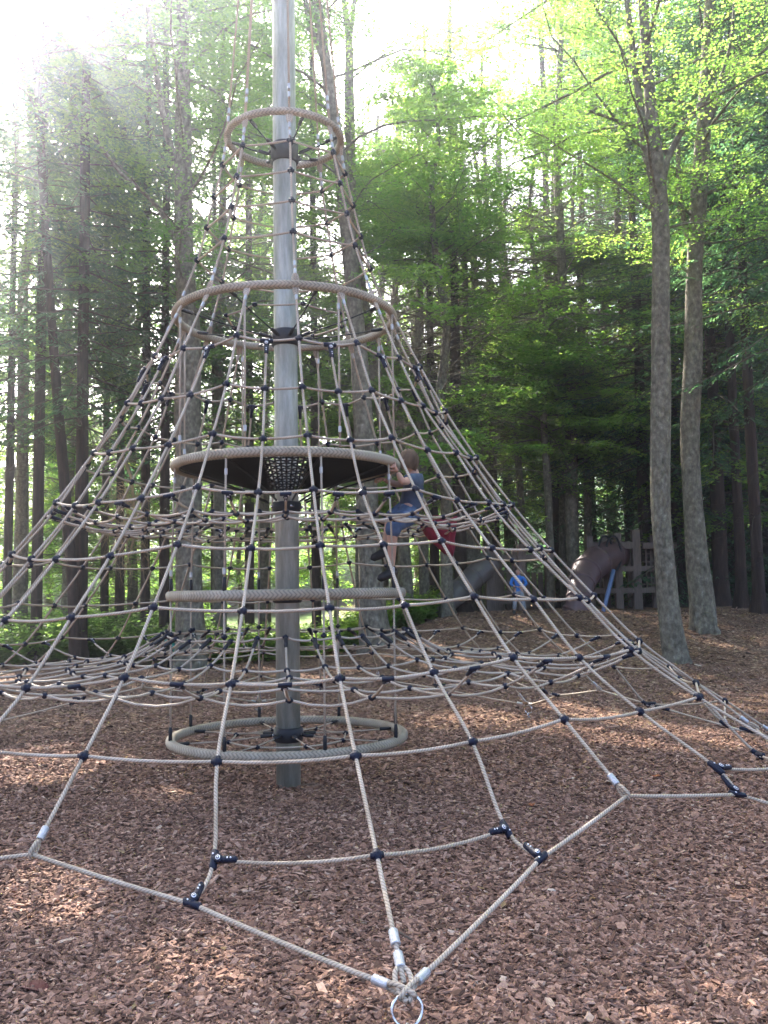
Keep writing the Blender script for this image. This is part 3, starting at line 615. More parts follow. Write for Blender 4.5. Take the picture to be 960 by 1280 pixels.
def broadleaf(rng, path, h0, H, Lmax, nlimb, leaf=.07, per_m=26, lod=1.0, up=(.15, .6), shape=None, wood_mat=None, leaf_mt=None, dirbias=None, name='crown', keep=None):
    """limbs, side twigs and layered leaf sprays; returns (branch mesh, crown mesh)"""
    R = random.Random(int(rng.integers(1e9))); wb = MB(); pos = []; ax = []; nr = []; tn = []; sz = []
    for i in range(nlimb):
        t = (i+R.random())/nlimb; z = h0+(H-h0)*t
        o = trunk_pt(path, z); a = i*2.4+R.uniform(-.5, .5)
        if dirbias is not None and R.random() < .6: a = dirbias+R.uniform(-1.0, 1.0)
        prof = shape(t) if shape else math.sin(math.pi*min(1, .18+.82*t))**.7
        L = Lmax*max(.25, prof)*R.uniform(.7, 1.15); el = R.uniform(*up)
        d = Vector((math.cos(a)*math.cos(el), math.sin(a)*math.cos(el), math.sin(el)))
        pts = [o]; n = 7
        for k in range(n):
            d = (d+Vector((R.gauss(0, .17), R.gauss(0, .17), R.gauss(0, .07)-.09))).normalized()
            pts.append(pts[-1]+d*L/n)
        r0 = .0055*L+.008
        wb.tube(pts, [r0*(1-.85*k/n) for k in range(n+1)], 5, cap=False)
        ctint = R.gauss(0, .13)
        for k in range(1, n+1):
            for s in (-1, 1, 1 if R.random() < .5 else -1):
                if R.random() > .92*lod+.08: continue
                q = pts[k-1].lerp(pts[k], R.random()); dd = (pts[k]-pts[k-1]).normalized()
                sd_ = dd.cross(Vector((0, 0, 1))); sd_ = sd_.normalized() if sd_.length > .01 else Vector((1, 0, 0))
                u = (dd*R.uniform(.3, 1)+sd_*s*R.uniform(.5, 1)+Vector((0, 0, R.gauss(-.05, .12)))).normalized()
                l = L*R.uniform(.18, .36)*(1.15-.6*k/n)+.25
                e = q+u*l-Vector((0, 0, .09*l))
                wb.tube([q, q.lerp(e, .5)+Vector((0, 0, .03*l)), e], [.0055, .004, .002], 3, cap=False)
                m = int(l*per_m*R.uniform(.7, 1.2))+3
                tt = rng.uniform(.05, 1.05, m)[:, None]; U = np.array(u)
                P = np.array(q)+(np.array(e)-np.array(q))*tt
                sg = rng.choice([-1, 1], m)[:, None]; sv = np.array(u.cross(Vector((0, 0, 1))).normalized())
                A = unit(U*rng.uniform(.2, .9, (m, 1))+sv*sg*rng.uniform(.4, 1, (m, 1))+rng.normal(0, .18, (m, 3)))
                P = P+A*rng.uniform(0, .16, (m, 1))*np.array([1, 1, .3])+rng.normal(0, .03, (m, 3))
                Nn = unit(np.array([0, 0, 1.0])+rng.normal(0, .42, (m, 3)))
                pos.append(P); ax.append(A); nr.append(Nn); sz.append(leaf*rng.uniform(.65, 1.3, m))
                tn.append(np.clip(.45+ctint+rng.normal(0, .2, m), 0, 1))
    bm_ = wb.mesh(name+'_branches', [wood_mat or M['beech']])
    P, A, Nn, S_, T_ = (np.concatenate(v) for v in (pos, ax, nr, sz, tn))
    if keep is not None:
        k = keep(P); P, A, Nn, S_, T_ = P[k], A[k], Nn[k], S_[k], T_[k]
    return bm_, leaf_mesh(name, P, A, Nn, S_, .34, T_, leaf_mt or M['leafB'], .06)
def conifer(rng, H, h0, Lmax, nb, tw=.55, dens=1.0, dead=30, name='crown'):
    """drooping boughs of needle sprays round a straight stem at the origin"""
    R = random.Random(int(rng.integers(1e9))); wb = MB(); pos = []; ax = []; nr = []; tn = []; sz = []
    for i in range(dead):
        z = R.uniform(1.2, h0+1); a = R.uniform(0, 6.28); L = R.uniform(.4, 1.7); o = Vector((0, 0, z))
        d = Vector((math.cos(a), math.sin(a), R.uniform(-.35, .15)))
        m1 = o+d*L*.5+Vector((0, 0, .05)); e = o+d*L-Vector((0, 0, .12*L))
        wb.tube([o, m1, e], [.012, .008, .003], 3, cap=False)
        for s in range(R.randint(1, 4)):
            q = o.lerp(e, R.uniform(.3, .95)); v = Vector((R.gauss(0, 1), R.gauss(0, 1), R.gauss(-.3, .5))).normalized()*R.uniform(.15, .5)
            wb.tube([q, q+v], [.005, .002], 3, cap=False)
    for i in range(nb):
        t = (i+R.random())/nb; z = h0+(H-h0)*t; a = i*2.4+R.uniform(-.4, .4)
        L = Lmax*(1-t)**.75*R.uniform(.65, 1.15)+.25; o = Vector((0, 0, z)); el = .25-.5*(1-t)+R.uniform(-.12, .12)
        d = Vector((math.cos(a)*math.cos(el), math.sin(a)*math.cos(el), math.sin(el))); pts = [o]; n = 5
        for k in range(n):
            d = (d+Vector((R.gauss(0, .04), R.gauss(0, .04), -.07 if k < 3 else .08))).normalized(); pts.append(pts[-1]+d*L/n)
        wb.tube(pts, [(.005*L+.008)*(1-.85*k/n) for k in range(n+1)], 4, cap=False)
        ct = R.gauss(0, .12); nt_ = int(L*7*dens)+4
        for k in range(nt_):
            f = .12+.88*(k+R.random())/nt_; x = f*n; j = min(int(x), n-1); q = pts[j].lerp(pts[j+1], x-j); dd = (pts[j+1]-pts[j]).normalized()
            s = 1 if k % 2 else -1; sv = dd.cross(Vector((0, 0, 1))).normalized()
            l = tw*(1.15-.75*f)*R.uniform(.6, 1.2)*min(1, L/1.6+.3)
            u = (dd*.55+sv*s*.9+Vector((0, 0, -.22+R.gauss(0, .08)))).normalized()
            m = max(5, int(l*20)); tt = (np.arange(m)+rng.random(m))/m
            P = np.array(q)+np.array(u)*(tt*l)[:, None]+np.array([0, 0, -1.0])*((tt**2)*l*.22)[:, None]
            sg = np.where(np.arange(m) % 2, 1., -1.)[:, None]; U = np.array(u); W = np.cross(U, [0, 0, 1.0])
            A = unit(U+W*sg*.75+np.array([0, 0, -.25])+rng.normal(0, .18, (m, 3)))
            Nn = unit(np.array([0, 0, 1.0])+rng.normal(0, .35, (m, 3)))
            pos.append(P); ax.append(A); nr.append(Nn); sz.append(.15*rng.uniform(.7, 1.3, m)*(1.1-.5*tt)); tn.append(np.clip(.4+ct+.25*tt+rng.normal(0, .15, m), 0, 1))
    bm_ = wb.mesh(name+'_branches', [M['twig']])
    return bm_, leaf_mesh(name, np.concatenate(pos), np.concatenate(ax), np.concatenate(nr), np.concatenate(sz), .16, np.concatenate(tn), M['leafC'], .02)
def trunk_mesh(path, rads, mt, n=14, flare=.35, seed=0, knob=.05, name='trunk', extra=()):
    b = MB(); R = random.Random(seed); ph = [R.uniform(0, 6.28) for _ in range(4)]
    pts = catmull(path, 5); rr = []
    for i in range(len(pts)):
        x = i/5; j = min(int(x), len(rads)-2); rr.append(rads[j]+(rads[j+1]-rads[j])*(x-j))
    z0 = pts[0].z
    rr = [r*(1+flare*math.exp(-(p.z-z0)/.22)) for r, p in zip(rr, pts)]
    def wob(i, k, th):
        f = math.exp(-(pts[i].z-z0)/.25)
        return 1+knob*math.sin(th*2+ph[0]+i*.4)+knob*.7*math.sin(th*3+ph[1]-i*.7)+f*.08*math.sin(th*5+ph[2])
    pts = [pts[0]-Vector((0, 0, .3))]+pts; rr = [rr[0]*1.05]+rr
    b.tube(pts, rr, n, wob=lambda i, k, th: wob(max(i-1, 0), k, th))
    for e in extra: b.tube(e[0], e[1], 8)
    return b.mesh(name, [mt])
RNG = np.random.default_rng(11)
def pxpath(L, d):
    """L = [(px, py, width px)...] on the plane at distance d; returns points, radii"""
    P = []; Rr = []
    for px, py, wd in L:
        p = at(px, py, d); P.append(p); Rr.append(wd/2/FPX*(p-CP).dot(FW))
    P[0].z = ground(P[0].x, P[0].y)
    return P, Rr
def grow(P, Rr, H, lean=None):
    """carry a traced trunk on above the frame"""
    v = (P[-1]-P[-2]); v = v/ max(v.z, .1); v.x *= .6; v.y = 0
    while P[-1].z < H:
        P.append(P[-1]+v*1.8+Vector((random.uniform(-.08, .08), random.uniform(-.08, .08), 0))); Rr.append(max(Rr[-1]*.88, .03))
    return P, Rr
def tree(name, label, cat, loc, parts, rz=0, group=None, s=1.0):
    e = empty(name, label, cat, loc, rz, group); e.scale = (s, s, s)
    for nm, me in parts:
        o_ = link(nm, me, e)
        if nm != 'trunk': o_['kind'] = 'stuff'
    return e
def local(P):
    o = P[0].copy(); return o, [p-o for p in P]
random.seed(4)
GB = 'beech trees with grey bark round the play area'
def feature(label, L, d, H, h0, Lmax, nl, extra=(), seed=0, leafm='leafB', flare=.0, leaf=.07, bias=None, up=(.2, .85), per=52, n=20):
    P, Rr = pxpath(L, d); P, Rr = grow(P, Rr, H); o, P = local(P)
    ex = []
    for E_ in extra:
        q, r = [], []
        for px, py, wd in E_:
            p = at(px, py, d); q.append(p-o); r.append(wd/2/FPX*(p-CP).dot(FW))
        ex.append((catmull(q, 3), [r[min(i//3, len(r)-2)]+(r[min(i//3+1, len(r)-1)]-r[min(i//3, len(r)-2)])*((i % 3)/3 if i//3 < len(r)-1 else 1) for i in range(3*(len(q)-1)+1)]))
    tm = trunk_mesh(P, Rr, M['beech'], n, flare, seed, extra=ex)
    bm_, cm = broadleaf(RNG, P, h0, H, Lmax, nl, leaf=leaf, up=up, per_m=per, leaf_mt=M[leafm], dirbias=bias)
    return tree('beech_tree', label, 'tree', o, [('trunk', tm), ('branches', bm_), ('crown', cm)], group=GB)
# right front beech, forked above
feature('forked grey beech with moss at its foot, nearer of two on the right',
        [(846, 832, 32), (838, 780, 27), (831, 700, 25), (826, 640, 24), (826, 500, 24), (826, 400, 23), (826, 300, 22), (822, 225, 20), (816, 160, 16), (808, 60, 13), (800, -60, 12)], 15.5, 19, 7.2, 4.6, 34,
        extra=[[(823, 235, 16), (808, 190, 13), (800, 130, 10), (788, 40, 8), (780, -40, 7)], [(826, 240, 12), (836, 195, 8), (862, 150, 7), (900, 100, 5), (915, 40, 4), (918, -20, 3)],
               [(836, 195, 6), (812, 165, 5), (775, 152, 4), (735, 138, 3)], [(872, 132, 5), (920, 90, 4), (965, 55, 3)]], seed=1, leaf=.06)
feature('mossy curving beech standing behind the forked one on the right',
        [(881, 798, 36), (877, 750, 30), (870, 680, 26), (864, 600, 24), (863, 520, 23), (867, 430, 22), (868, 330, 20), (874, 240, 20), (880, 150, 17), (884, 60, 14), (890, -60, 11)], 17.6, 20, 6.2, 4.6, 32,
        extra=[[(870, 330, 9), (850, 250, 7), (848, 170, 5)], [(880, 160, 8), (915, 90, 6), (940, 10, 4)]], seed=2, leaf=.06)
feature('thick pale grey beech rising left of the pole behind the net',
        [(238, 838, 42), (237, 760, 35), (236, 640, 33), (235, 520, 32), (236, 420, 29), (231, 330, 25), (229, 230, 21), (229, 120, 18), (228, 20, 15), (226, -60, 12)], 17.8, 21, 6.5, 4.6, 30,
        extra=[[(232, 250, 10), (205, 150, 8), (190, 50, 6), (180, -30, 5)], [(230, 330, 8), (200, 262, 6), (150, 215, 5), (118, 170, 4)]], seed=3, leafm='leafD')
feature('grey beech leaning left just right of the pole, its foot under the fern bank',
        [(472, 832, 46), (466, 770, 36), (462, 690, 30), (458, 600, 26), (453, 500, 24), (445, 400, 21), (436, 300, 19), (425, 200, 17), (412, 110, 15), (398, 20, 13), (390, -50, 11)], 18.4, 20, 7.5, 4.2, 24,
        extra=[[(405, 75, 9), (385, 20, 7), (378, -40, 6)]], seed=4)
feature('slim beech with a high fork right of the leaning trunk',
        [(512, 800, 16), (500, 640, 16), (470, 470, 15), (447, 330, 14), (439, 230, 13), (437, 130, 12), (436, 55, 10), (430, 0, 7), (424, -50, 6)], 21, 20, 9.5, 3.6, 16,
        extra=[[(436, 55, 8), (441, 20, 6), (446, -40, 5)]], seed=5)
# templates -----------------------------------------------------------------
def straight(H, r0, wig, seed, n=9):
    R = random.Random(seed); P = []; Rr = []
    for i in range(n):
        t = i/(n-1); P.append(Vector((R.gauss(0, wig)*t, R.gauss(0, wig)*t, H*t))); Rr.append(r0*(1-.8*t)+.02)
    return P, Rr
CON = []
for s, (H, h0, L, nb) in enumerate([(23, 5.0, 3.2, 170), (26, 7.0, 3.0, 170), (18, .7, 3.6, 190), (15, 4.2, 4.4, 120)]):
    P, Rr = straight(H, .17, .04, s); tm = trunk_mesh(P, Rr, M['spruce'], 10, .4, s, name='conifer_trunk')
    CON.append((tm,)+conifer(RNG, H, h0, L, nb, tw=.55 if s < 3 else .75, dead=30 if s < 3 else 8, name='conifer_crown'))
BRD = []
for s, (H, h0, L, nl) in enumerate([(19, 5, 4.4, 60), (16, 3.0, 4.2, 60)]):
    P, Rr = straight(H, .17, .16, 10+s); tm = trunk_mesh(P, Rr, M['beech'], 10, .35, s, name='beech_trunk')
    BRD.append((tm,)+broadleaf(RNG, P, h0, H, L, nl, leaf=.115, per_m=40, leaf_mt=M['leafD'] if s == 0 else M['leafB'], name='beech_crown'))
YNG = []
for s, (H, h0, L, nl) in enumerate([(7.5, 1.3, 2.6, 34), (10.5, 1.8, 3.4, 50), (12, 4.0, 3.8, 56)]):
    P, Rr = straight(H, .06+.02*s, .12, 20+s); tm = trunk_mesh(P, Rr, M['beech'], 8, .3, s, name='young_trunk')
    YNG.append((tm,)+broadleaf(RNG, P, h0, H, L, nl, leaf=.092, per_m=50, up=(0, .35), leaf_mt=M['leafB'], name='young_crown'))
def put(T, k, name, label, px, d, s=1.0, rz=None, group=None, sx=1.0):
    b_ = base(px, d)
    t = T[k % len(T)]
    e = tree(name, label, 'tree', b_, [('trunk', t[0]), ('branches', t[1]), ('crown', t[2])], rz if rz is not None else random.uniform(0, 6.28), group, s)
    if sx != 1.0:
        for c in e.children:
            if c.name.startswith('trunk'): c.scale = (sx, sx, 1)
    return e
GC = 'dark conifers of the surrounding wood'
con = [  # px, distance, template, scale, trunk width factor, label
 (8, 21, 0, 1, .54, 'dark conifer cut by the left edge of the picture'),
 (45, 20, 1, 1, .71, 'conifer with bare lower stem, second from the left edge'),
 (100, 19.5, 0, 1, .8, 'dark conifer stem beside the leaning one on the left'),
 (130, 25, 1, 1, .6, 'slim conifer right of the twin stems on the left'),
 (149, 23, 0, .9, .7, 'reddish conifer stem with dry hanging twigs'),
 (181, 22, 1, 1.05, .62, 'straight conifer stem left of the thick pale beech'),
 (205, 21, 0, 1, .64, 'conifer stem touching the left side of the thick pale beech'),
 (268, 24, 0, .9, .6, 'conifer close behind the right side of the pale beech'),
 (312, 24, 0, 1, .73, 'dark conifer stem seen left of the steel pole'),
 (333, 30, 1, .9, .9, 'far conifer stem almost hidden by the steel pole'),
 (396, 23, 1, .85, .8, 'dark conifer stem seen right of the steel pole'),
 (545, 23.5, 0, .68, 1.05, 'conifer stem behind the climbing child'),
 (578, 22.5, 1, .62, 1.5, 'dark thick conifer stem behind the red bag'),
 (622, 27, 1, .66, 1.2, 'dark conifer stem right above the grey tube slide'),
 (700, 27, 0, 1.05, .75, 'conifer between the tower and the brown tube slide'),
 (745, 30, 2, 1.1, .8, 'conifer rising behind the brown tube slide'),
 (792, 28, 1, 1, .9, 'conifer behind the timber frame'),
 (852, 24, 2, 1, .9, 'black conifer stem between the two thick beeches'),
 (905, 27, 0, 1, 1.4, 'thick dark conifer with spreading foot at the right'),
 (930, 21, 1, 1, .65, 'reddish conifer stem, left of the pair at the right edge'),
 (951, 19.5, 1, .95, .68, 'reddish conifer stem nearest the right edge'),
 (1010, 18, 0, 1, 1, 'conifer just beyond the right edge reaching in with its boughs'),
 (-120, 18, 1, 1, 1, 'conifer just beyond the left edge'),
]
for px, d, k, s, sx, lb in con: put(CON, k, 'conifer_tree', lb, px, d, s, None, GC, sx)
# leaning stem on the left
P, Rr = pxpath([(93, 850, 14), (90, 720, 14), (80, 600, 13), (72, 500, 12), (63, 380, 11), (52, 200, 10), (42, 20, 8)], 19); P, Rr = grow(P, Rr, 17); o, P = local(P)
bm_, cm = broadleaf(RNG, P, 8, 17, 3.2, 18, leaf_mt=M['leafD'])
tree('leaning_tree', 'slim dark tree leaning left across the twin conifer stems', 'tree', o, [('trunk', trunk_mesh(P, Rr, M['spruce'], 10, .3, 9)), ('branches', bm_), ('crown', cm)])
GY = 'young beeches under the tall trees'
for px, d, k, s, lb in [(690, 23.5, 2, 1.0, 'young beech with bright leaves above the tube slides'), (708, 26, 2, .9, 'young beech above the gap between slide and tower'),
                        (600, 25, 2, 1.0, 'young beech in bright light right of the net'), (930, 23.5, 1, 1.1, 'young beech filling the gap at the right edge'),
                        (530, 27, 0, 1.3, 'young beech behind the right flank of the net'), (100, 27, 0, 1.2, 'sunlit young beech between the left conifers'), (20, 26, 0, 1.2, 'low young beech at the far left'), (655, 25.5, 2, 1.05, 'young beech right behind the timber tower'), (740, 25.5, 2, 1.05, 'young beech behind the brown slide mouth'), (860, 24.5, 2, 1.0, 'young beech whose sprays reach between the two thick beeches'),
                        (300, 29, 0, 1.2, 'young beech in the clearing left of the pole'), (420, 30, 0, 1.2, 'young beech in the clearing right of the pole'), (180, 28, 1, .9, 'young beech behind the pale trunk')]:
    put(YNG, k, 'young_beech', lb, px, d, s, None, GY)
GT = 'tall beeches farther back in the wood'
for px, d, k, s, lb in [(505, 24, 0, .74, 'tall beech seen through the upper right of the net'), (640, 30, 1, .95, 'tall beech far behind the play tower'), (150, 29, 0, .85, 'tall beech far back on the left'), (25, 22, 0, .95, 'leafy beech at the far left in the sun glare'), (165, 27, 0, .9, 'leafy beech in the glare left of the pale trunk'), (275, 22.5, 0, .95, 'leafy beech between the pale trunk and the steel pole'), (85, 24.5, 1, 1.1, 'light beech behind the leaning stem'), (330, 26, 1, .95, 'light beech behind the top of the steel pole'), (496, 25, 1, .86, 'lush light green beech between the net and the tall trees'), (480, 27.5, 1, .95, 'fresh green beech behind the upper right of the net'), (452, 23, 1, .82, 'bright green beech touching the right side of the leaning trunk'), (532, 22, 0, .7, 'bright green beech over the climbing child'), (592, 23.5, 1, .8, 'bright green beech over the right flank of the net'), (565, 29, 1, .95, 'fresh green beech above the grey slide'), (612, 26, 1, .85, 'fresh green beech behind the timber tower'), (525, 33, 1, 1.0, 'fresh green beech far behind the climbing child'),
                        (60, 31, 1, .85, 'tall beech at the far left behind the conifers'), (360, 33, 0, 1.1, 'tall beech straight behind the steel pole'), (770, 33, 0, 1.15, 'tall beech beyond the timber frame'), (990, 25, 0, 1.1, 'tall beech past the right edge'),
                        (560, 20.5, 1, .8, 'light green beech beside the upper net'), (720, 24, 0, 1.0, 'tall beech above the brown slide')]:
    put(BRD, k, 'tall_beech', lb, px, d, s, None, GT)
GD = 'low-branched dark conifers closing the wood on the right'
for px, d, s, lb in [(640, 30, 1, 'low-branched conifer behind the timber tower'), (710, 28.5, .95, 'low-branched conifer behind the brown slide'), (770, 31, 1, 'low-branched conifer left behind the timber frame'),
                     (830, 29, 1, 'low-branched conifer right behind the timber frame'), (880, 33, 1.05, 'low-branched conifer behind the curving beech'), (935, 30, 1, 'low-branched conifer behind the reddish stems'), (872, 26.5, .9, 'low-branched conifer in the dark gap right of the curving beech'), (918, 25, .9, 'low-branched conifer darkening the wood left of the reddish stems'), (968, 24, .95, 'low-branched conifer at the right edge behind the reddish pair'), (985, 26, 1, 'low-branched conifer past the right edge'),
                     (800, 36, 1.1, 'low-branched conifer deep behind the frame'), (590, 33, 1, 'low-branched conifer behind the grey slide')]:
    put(CON, 2, 'low_conifer', lb, px, d, s, None, GD)
put(CON, 3, 'hemlock_tree', 'blue-green hemlock with broad drooping sprays between the frame and forked beech', 812, 24.4, 1.0, None, GD)
put(CON, 3, 'hemlock_tree', 'hemlock whose low green spray shows between the thick beeches', 905, 22.5, 1.0, None, GD)
# farther wood: stems far behind, alike
rf = random.Random(8)
n = 0
for i in range(60):
    px = rf.uniform(-160, 1120); d = rf.uniform(42, 85)
    if 250 < px < 560 and d < 66: d = rf.uniform(66, 88)
    T = CON if rf.random() < (.6 if px > 560 else .3) else BRD
    sc_ = rf.uniform(.85, 1.15)*(.62 if 400 < px < 650 else 1)*(.8 if px < 230 else 1)
    if px < 240 and rf.random() < .45: continue
    e = put(T, rf.randrange(3) if T is CON else rf.randrange(2), 'distant_tree', 'distant tree deep in the wood, one of many alike', px, d, sc_, None, 'distant trees deep in the wood', .75)
# trees of the wood beyond the left of the frame; they shade the play area
GL = 'wood beyond the left edge'
for x, y, T, k, s in [(-9.5, 5, CON, 0, 1), (-7.2, 9.0, CON, 1, 1), (-12, 9, BRD, 0, 1), (-11, 1.5, BRD, 0, 1.1), (-14, 14, CON, 1, 1), (-9.5, 13, BRD, 0, 1)]:
    t = T[k]; tree('outer_tree', 'tree of the wood beyond the left edge', 'tree', (x, y, ground(x, y)), [('trunk', t[0]), ('branches', t[1]), ('crown', t[2])], random.uniform(0, 6), GL, s)
for x, y, T, k, s in [(13, 3, BRD, 0, 1), (15, 9, CON, 1, 1), (10.5, -3, BRD, 0, 1)]:
    t = T[k]; tree('outer_tree', 'tree of the wood beyond the right edge', 'tree', (x, y, ground(x, y)), [('trunk', t[0]), ('branches', t[1]), ('crown', t[2])], random.uniform(0, 6), 'wood beyond the right edge', s)
# undergrowth -----------------------------------------------------------------
def undergrowth(name, spots, h, mt, leaf, label, seed):
    rng = np.random.default_rng(seed); pos = []; ax = []; nr = []; sz = []; tn = []
    for x, y, s in spots:
        g = ground(x, y); ct = rng.normal(0, .12)
        ns = int(9*s)+3
        for k in range(ns):
            a = rng.uniform(0, 6.28); hh = h*s*rng.uniform(.5, 1.1); m = 11
            t = np.linspace(.15, 1, m); rad = .45*s*t**1.3*hh
            cx = x+np.cos(a)*rad; cy_ = y+np.sin(a)*rad; cz = g+hh*(t-.25*t**3)
            P = np.stack([cx, cy_, cz], 1)
            for sg in (-1, 1):
                A = unit(np.stack([np.cos(a)*.5-np.sin(a)*sg*np.ones(m), np.sin(a)*.5+np.cos(a)*sg*np.ones(m), np.full(m, .05)], 1)+rng.normal(0, .25, (m, 3)))
                pos.append(P); ax.append(A); nr.append(unit(np.array([0, 0, 1.])+rng.normal(0, .4, (m, 3)))); sz.append(leaf*rng.uniform(.7, 1.3, m)*(1.2-.5*t)); tn.append(np.clip(.5+ct+rng.normal(0, .2, m), 0, 1))
    me = leaf_mesh(name, np.concatenate(pos), np.concatenate(ax), np.concatenate(nr), np.concatenate(sz), .3, np.concatenate(tn), mt, .05)
    tag(link(name, me), label, None, None, 'stuff')
ru = random.Random(2); S_ = []
for i in range(260):
    p = base(ru.uniform(225, 540), ru.uniform(19.6, 24)); S_.append((p.x, p.y, ru.uniform(.7, 1.25)))
undergrowth('fern_bank', S_, .75, M['leafB'], .11, None, 1)
S_ = []
for i in range(520):
    p = base(ru.uniform(-150, 250), ru.uniform(19.5, 30)); S_.append((p.x, p.y, ru.uniform(.7, 1.7)))
for i in range(330):
    p = base(ru.uniform(540, 1100), ru.uniform(27, 36)); S_.append((p.x, p.y, ru.uniform(.8, 1.8)))
undergrowth('undergrowth', S_, .9, M['leafD'], .13, None, 3)
S_ = []
for i in range(700):
    p = base(ru.uniform(-200, 1150), ru.uniform(55, 80)); S_.append((p.x, p.y, ru.uniform(2.0, 5)))
undergrowth('far_thicket', S_, 1.2, M['leafD'], .42, None, 4)
# dry hanging twigs on the left stem
def dry_twigs():
    rng = np.random.default_rng(9); R = random.Random(9); b = MB()
    for i in range(150):
        p = at(R.uniform(135, 185), R.uniform(600, 700), 20.5+R.uniform(-.5, .5)); v = Vector((R.gauss(0, .5), R.gauss(0, .5), -.4-R.random()*.5)).normalized()*R.uniform(.3, .8)
        m = p+v*.5+Vector((v.x*.25, v.y*.25, .08)); b.tube([p, m, p+v], [.007, .006, .003], 3, cap=False)
        for k in range(2):
            q = m.lerp(p+v, R.random()); u = (v+Vector((R.gauss(0, .2), R.gauss(0, .2), 0)))*.45; b.tube([q, q+u], [.004, .002], 3, cap=False)
    b.tube([at(150, 560, 20.6), at(165, 600, 20.6), at(170, 660, 20.5), at(155, 720, 20.4)], [.03, .03, .02, .01], 6)
    m_ = mat('dry_twig', (.42, .31, .18), .9); o = b.build('dead_branch', m_); tag(o, 'tangle of dry tan twigs hanging by the left stems', 'branch')
dry_twigs()

# leaves cut from the crowns along sun rays, to light chosen spots ------------------
def cut_sun_shafts():
    G = []
    for px, py, r in [(20, 957, .38), (62, 950, .34), (105, 941, .22), (140, 950, .1), (60, 1112, .17), (88, 1130, .12), (45, 1135, .1), (213, 997, .12), (233, 1207, .15), (273, 1213, .13), (250, 1185, .08),
                      (540, 902, .36), (590, 905, .26), (622, 896, .36), (700, 915, .15), (731, 885, .30), (772, 915, .32), (802, 921, .38), (855, 911, .30), (760, 893, .3), (922, 874, .42), (949, 892, .34), (890, 925, .2),
                      (825, 1215, .13), (862, 1237, .22), (919, 1237, .22), (949, 1249, .22), (930, 1121, .13), (844, 1272, .13), (890, 1265, .15), (470, 1262, .17), (560, 1235, .16), (440, 1190, .10), (520, 1270, .14), (610, 1262, .1),
                      (720, 812, .22), (690, 789, .5), (760, 790, .4), (885, 792, .5), (930, 800, .3), (505, 812, .4), (545, 818, .3), (350, 868, .3), (300, 862, .2), (180, 862, .3), (905, 1040, .07), (370, 1150, .07), (700, 1110, .07), (640, 1180, .08)]:
        p = on_ground(px, py); G.append((p, r*1.3+.11 if py < 1080 else r*1.1+.06))
    for px, py, dd, r in [(170, 600, 25, .9), (30, 640, 24, .8), (280, 620, 26, .9), (410, 690, 27, 1.1), (300, 815, 21, .9), (350, 812, 21.5, .9), (420, 812, 21, 1.1), (470, 800, 22, .8), (600, 440, 24, 1.1), (640, 520, 23, .8), (640, 650, 24, .9), (700, 660, 22, .8),
                          (560, 600, 25, .9), (330, 520, 27, 1.0), (120, 520, 27, .9), (560, 760, 24, .8), (420, 760, 34, 3), (460, 770, 40, 3), (640, 330, 24, 1.2), (760, 300, 19, .9), (900, 330, 21, 1.0), (820, 420, 20, .7), (930, 480, 21, .7), (760, 430, 20, .8)]:
        G.append((at(px, py, dd), r))
    rgp = random.Random(21)
    for _ in range(14): G.append((at(rgp.uniform(560, 900), rgp.uniform(220, 560), rgp.uniform(19, 25)), rgp.uniform(.6, 1.2)))
    G.append((at(165, 640, 20.5), .7)); G.append((at(150, 690, 20.5), .6))
    for _ in range(18): G.append((at(rgp.uniform(420, 950), rgp.uniform(90, 600), rgp.uniform(18.5, 26)), rgp.uniform(.5, 1.1)))
    for _ in range(12): G.append((at(rgp.uniform(-20, 420), rgp.uniform(350, 720), rgp.uniform(20, 28)), rgp.uniform(.5, 1.0)))
    bpy.context.view_layer.update(); rng = np.random.default_rng(3); s = np.array(sd)
    O = np.array([tuple(p) for p, r in G]); Rr = np.array([r for p, r in G])
    for o in list(COL.objects):
        if o.type != 'MESH' or 'crown' not in o.name or 'branch' in o.name: continue
        me = o.data; nv = len(me.vertices); co = np.empty(nv*3, 'f'); me.vertices.foreach_get('co', co); co = co.reshape(-1, 4, 3)
        cc = co.mean(1); mw = np.array(o.matrix_world); cw = cc @ mw[:3, :3].T+mw[:3, 3]
        lo = cw.min(0); hi = cw.max(0); ctr = (lo+hi)/2; rad = np.linalg.norm(hi-lo)/2
        drop = np.zeros(len(cc), bool)
        for q, r in zip(O, Rr):
            v = ctr-q; t = v @ s
            if t < -rad or np.linalg.norm(v-s*t) > rad+r: continue
            p = cw-q; t = p @ s; d2 = np.linalg.norm(p-t[:, None]*s, axis=1)
            drop |= (d2 < r*rng.uniform(.85, 1.25, len(d2))) & (t > .6)
        if drop.sum() < 5: continue
        k = ~drop; n = int(k.sum()); m2 = bpy.data.meshes.new(me.name); m2.vertices.add(n*4); m2.vertices.foreach_set('co', co[k].ravel())
        m2.loops.add(n*4); m2.loops.foreach_set('vertex_index', np.arange(n*4, dtype='i')); m2.polygons.add(n); m2.polygons.foreach_set('loop_start', np.arange(0, n*4, 4, dtype='i'))
        tn = np.empty(len(cc), 'f'); me.attributes['tint'].data.foreach_get('value', tn)
        m2.attributes.new('tint', 'FLOAT', 'FACE').data.foreach_set('value', tn[k]); m2.materials.append(me.materials[0]); m2.update(calc_edges=True)
        o.data = m2
cut_sun_shafts()

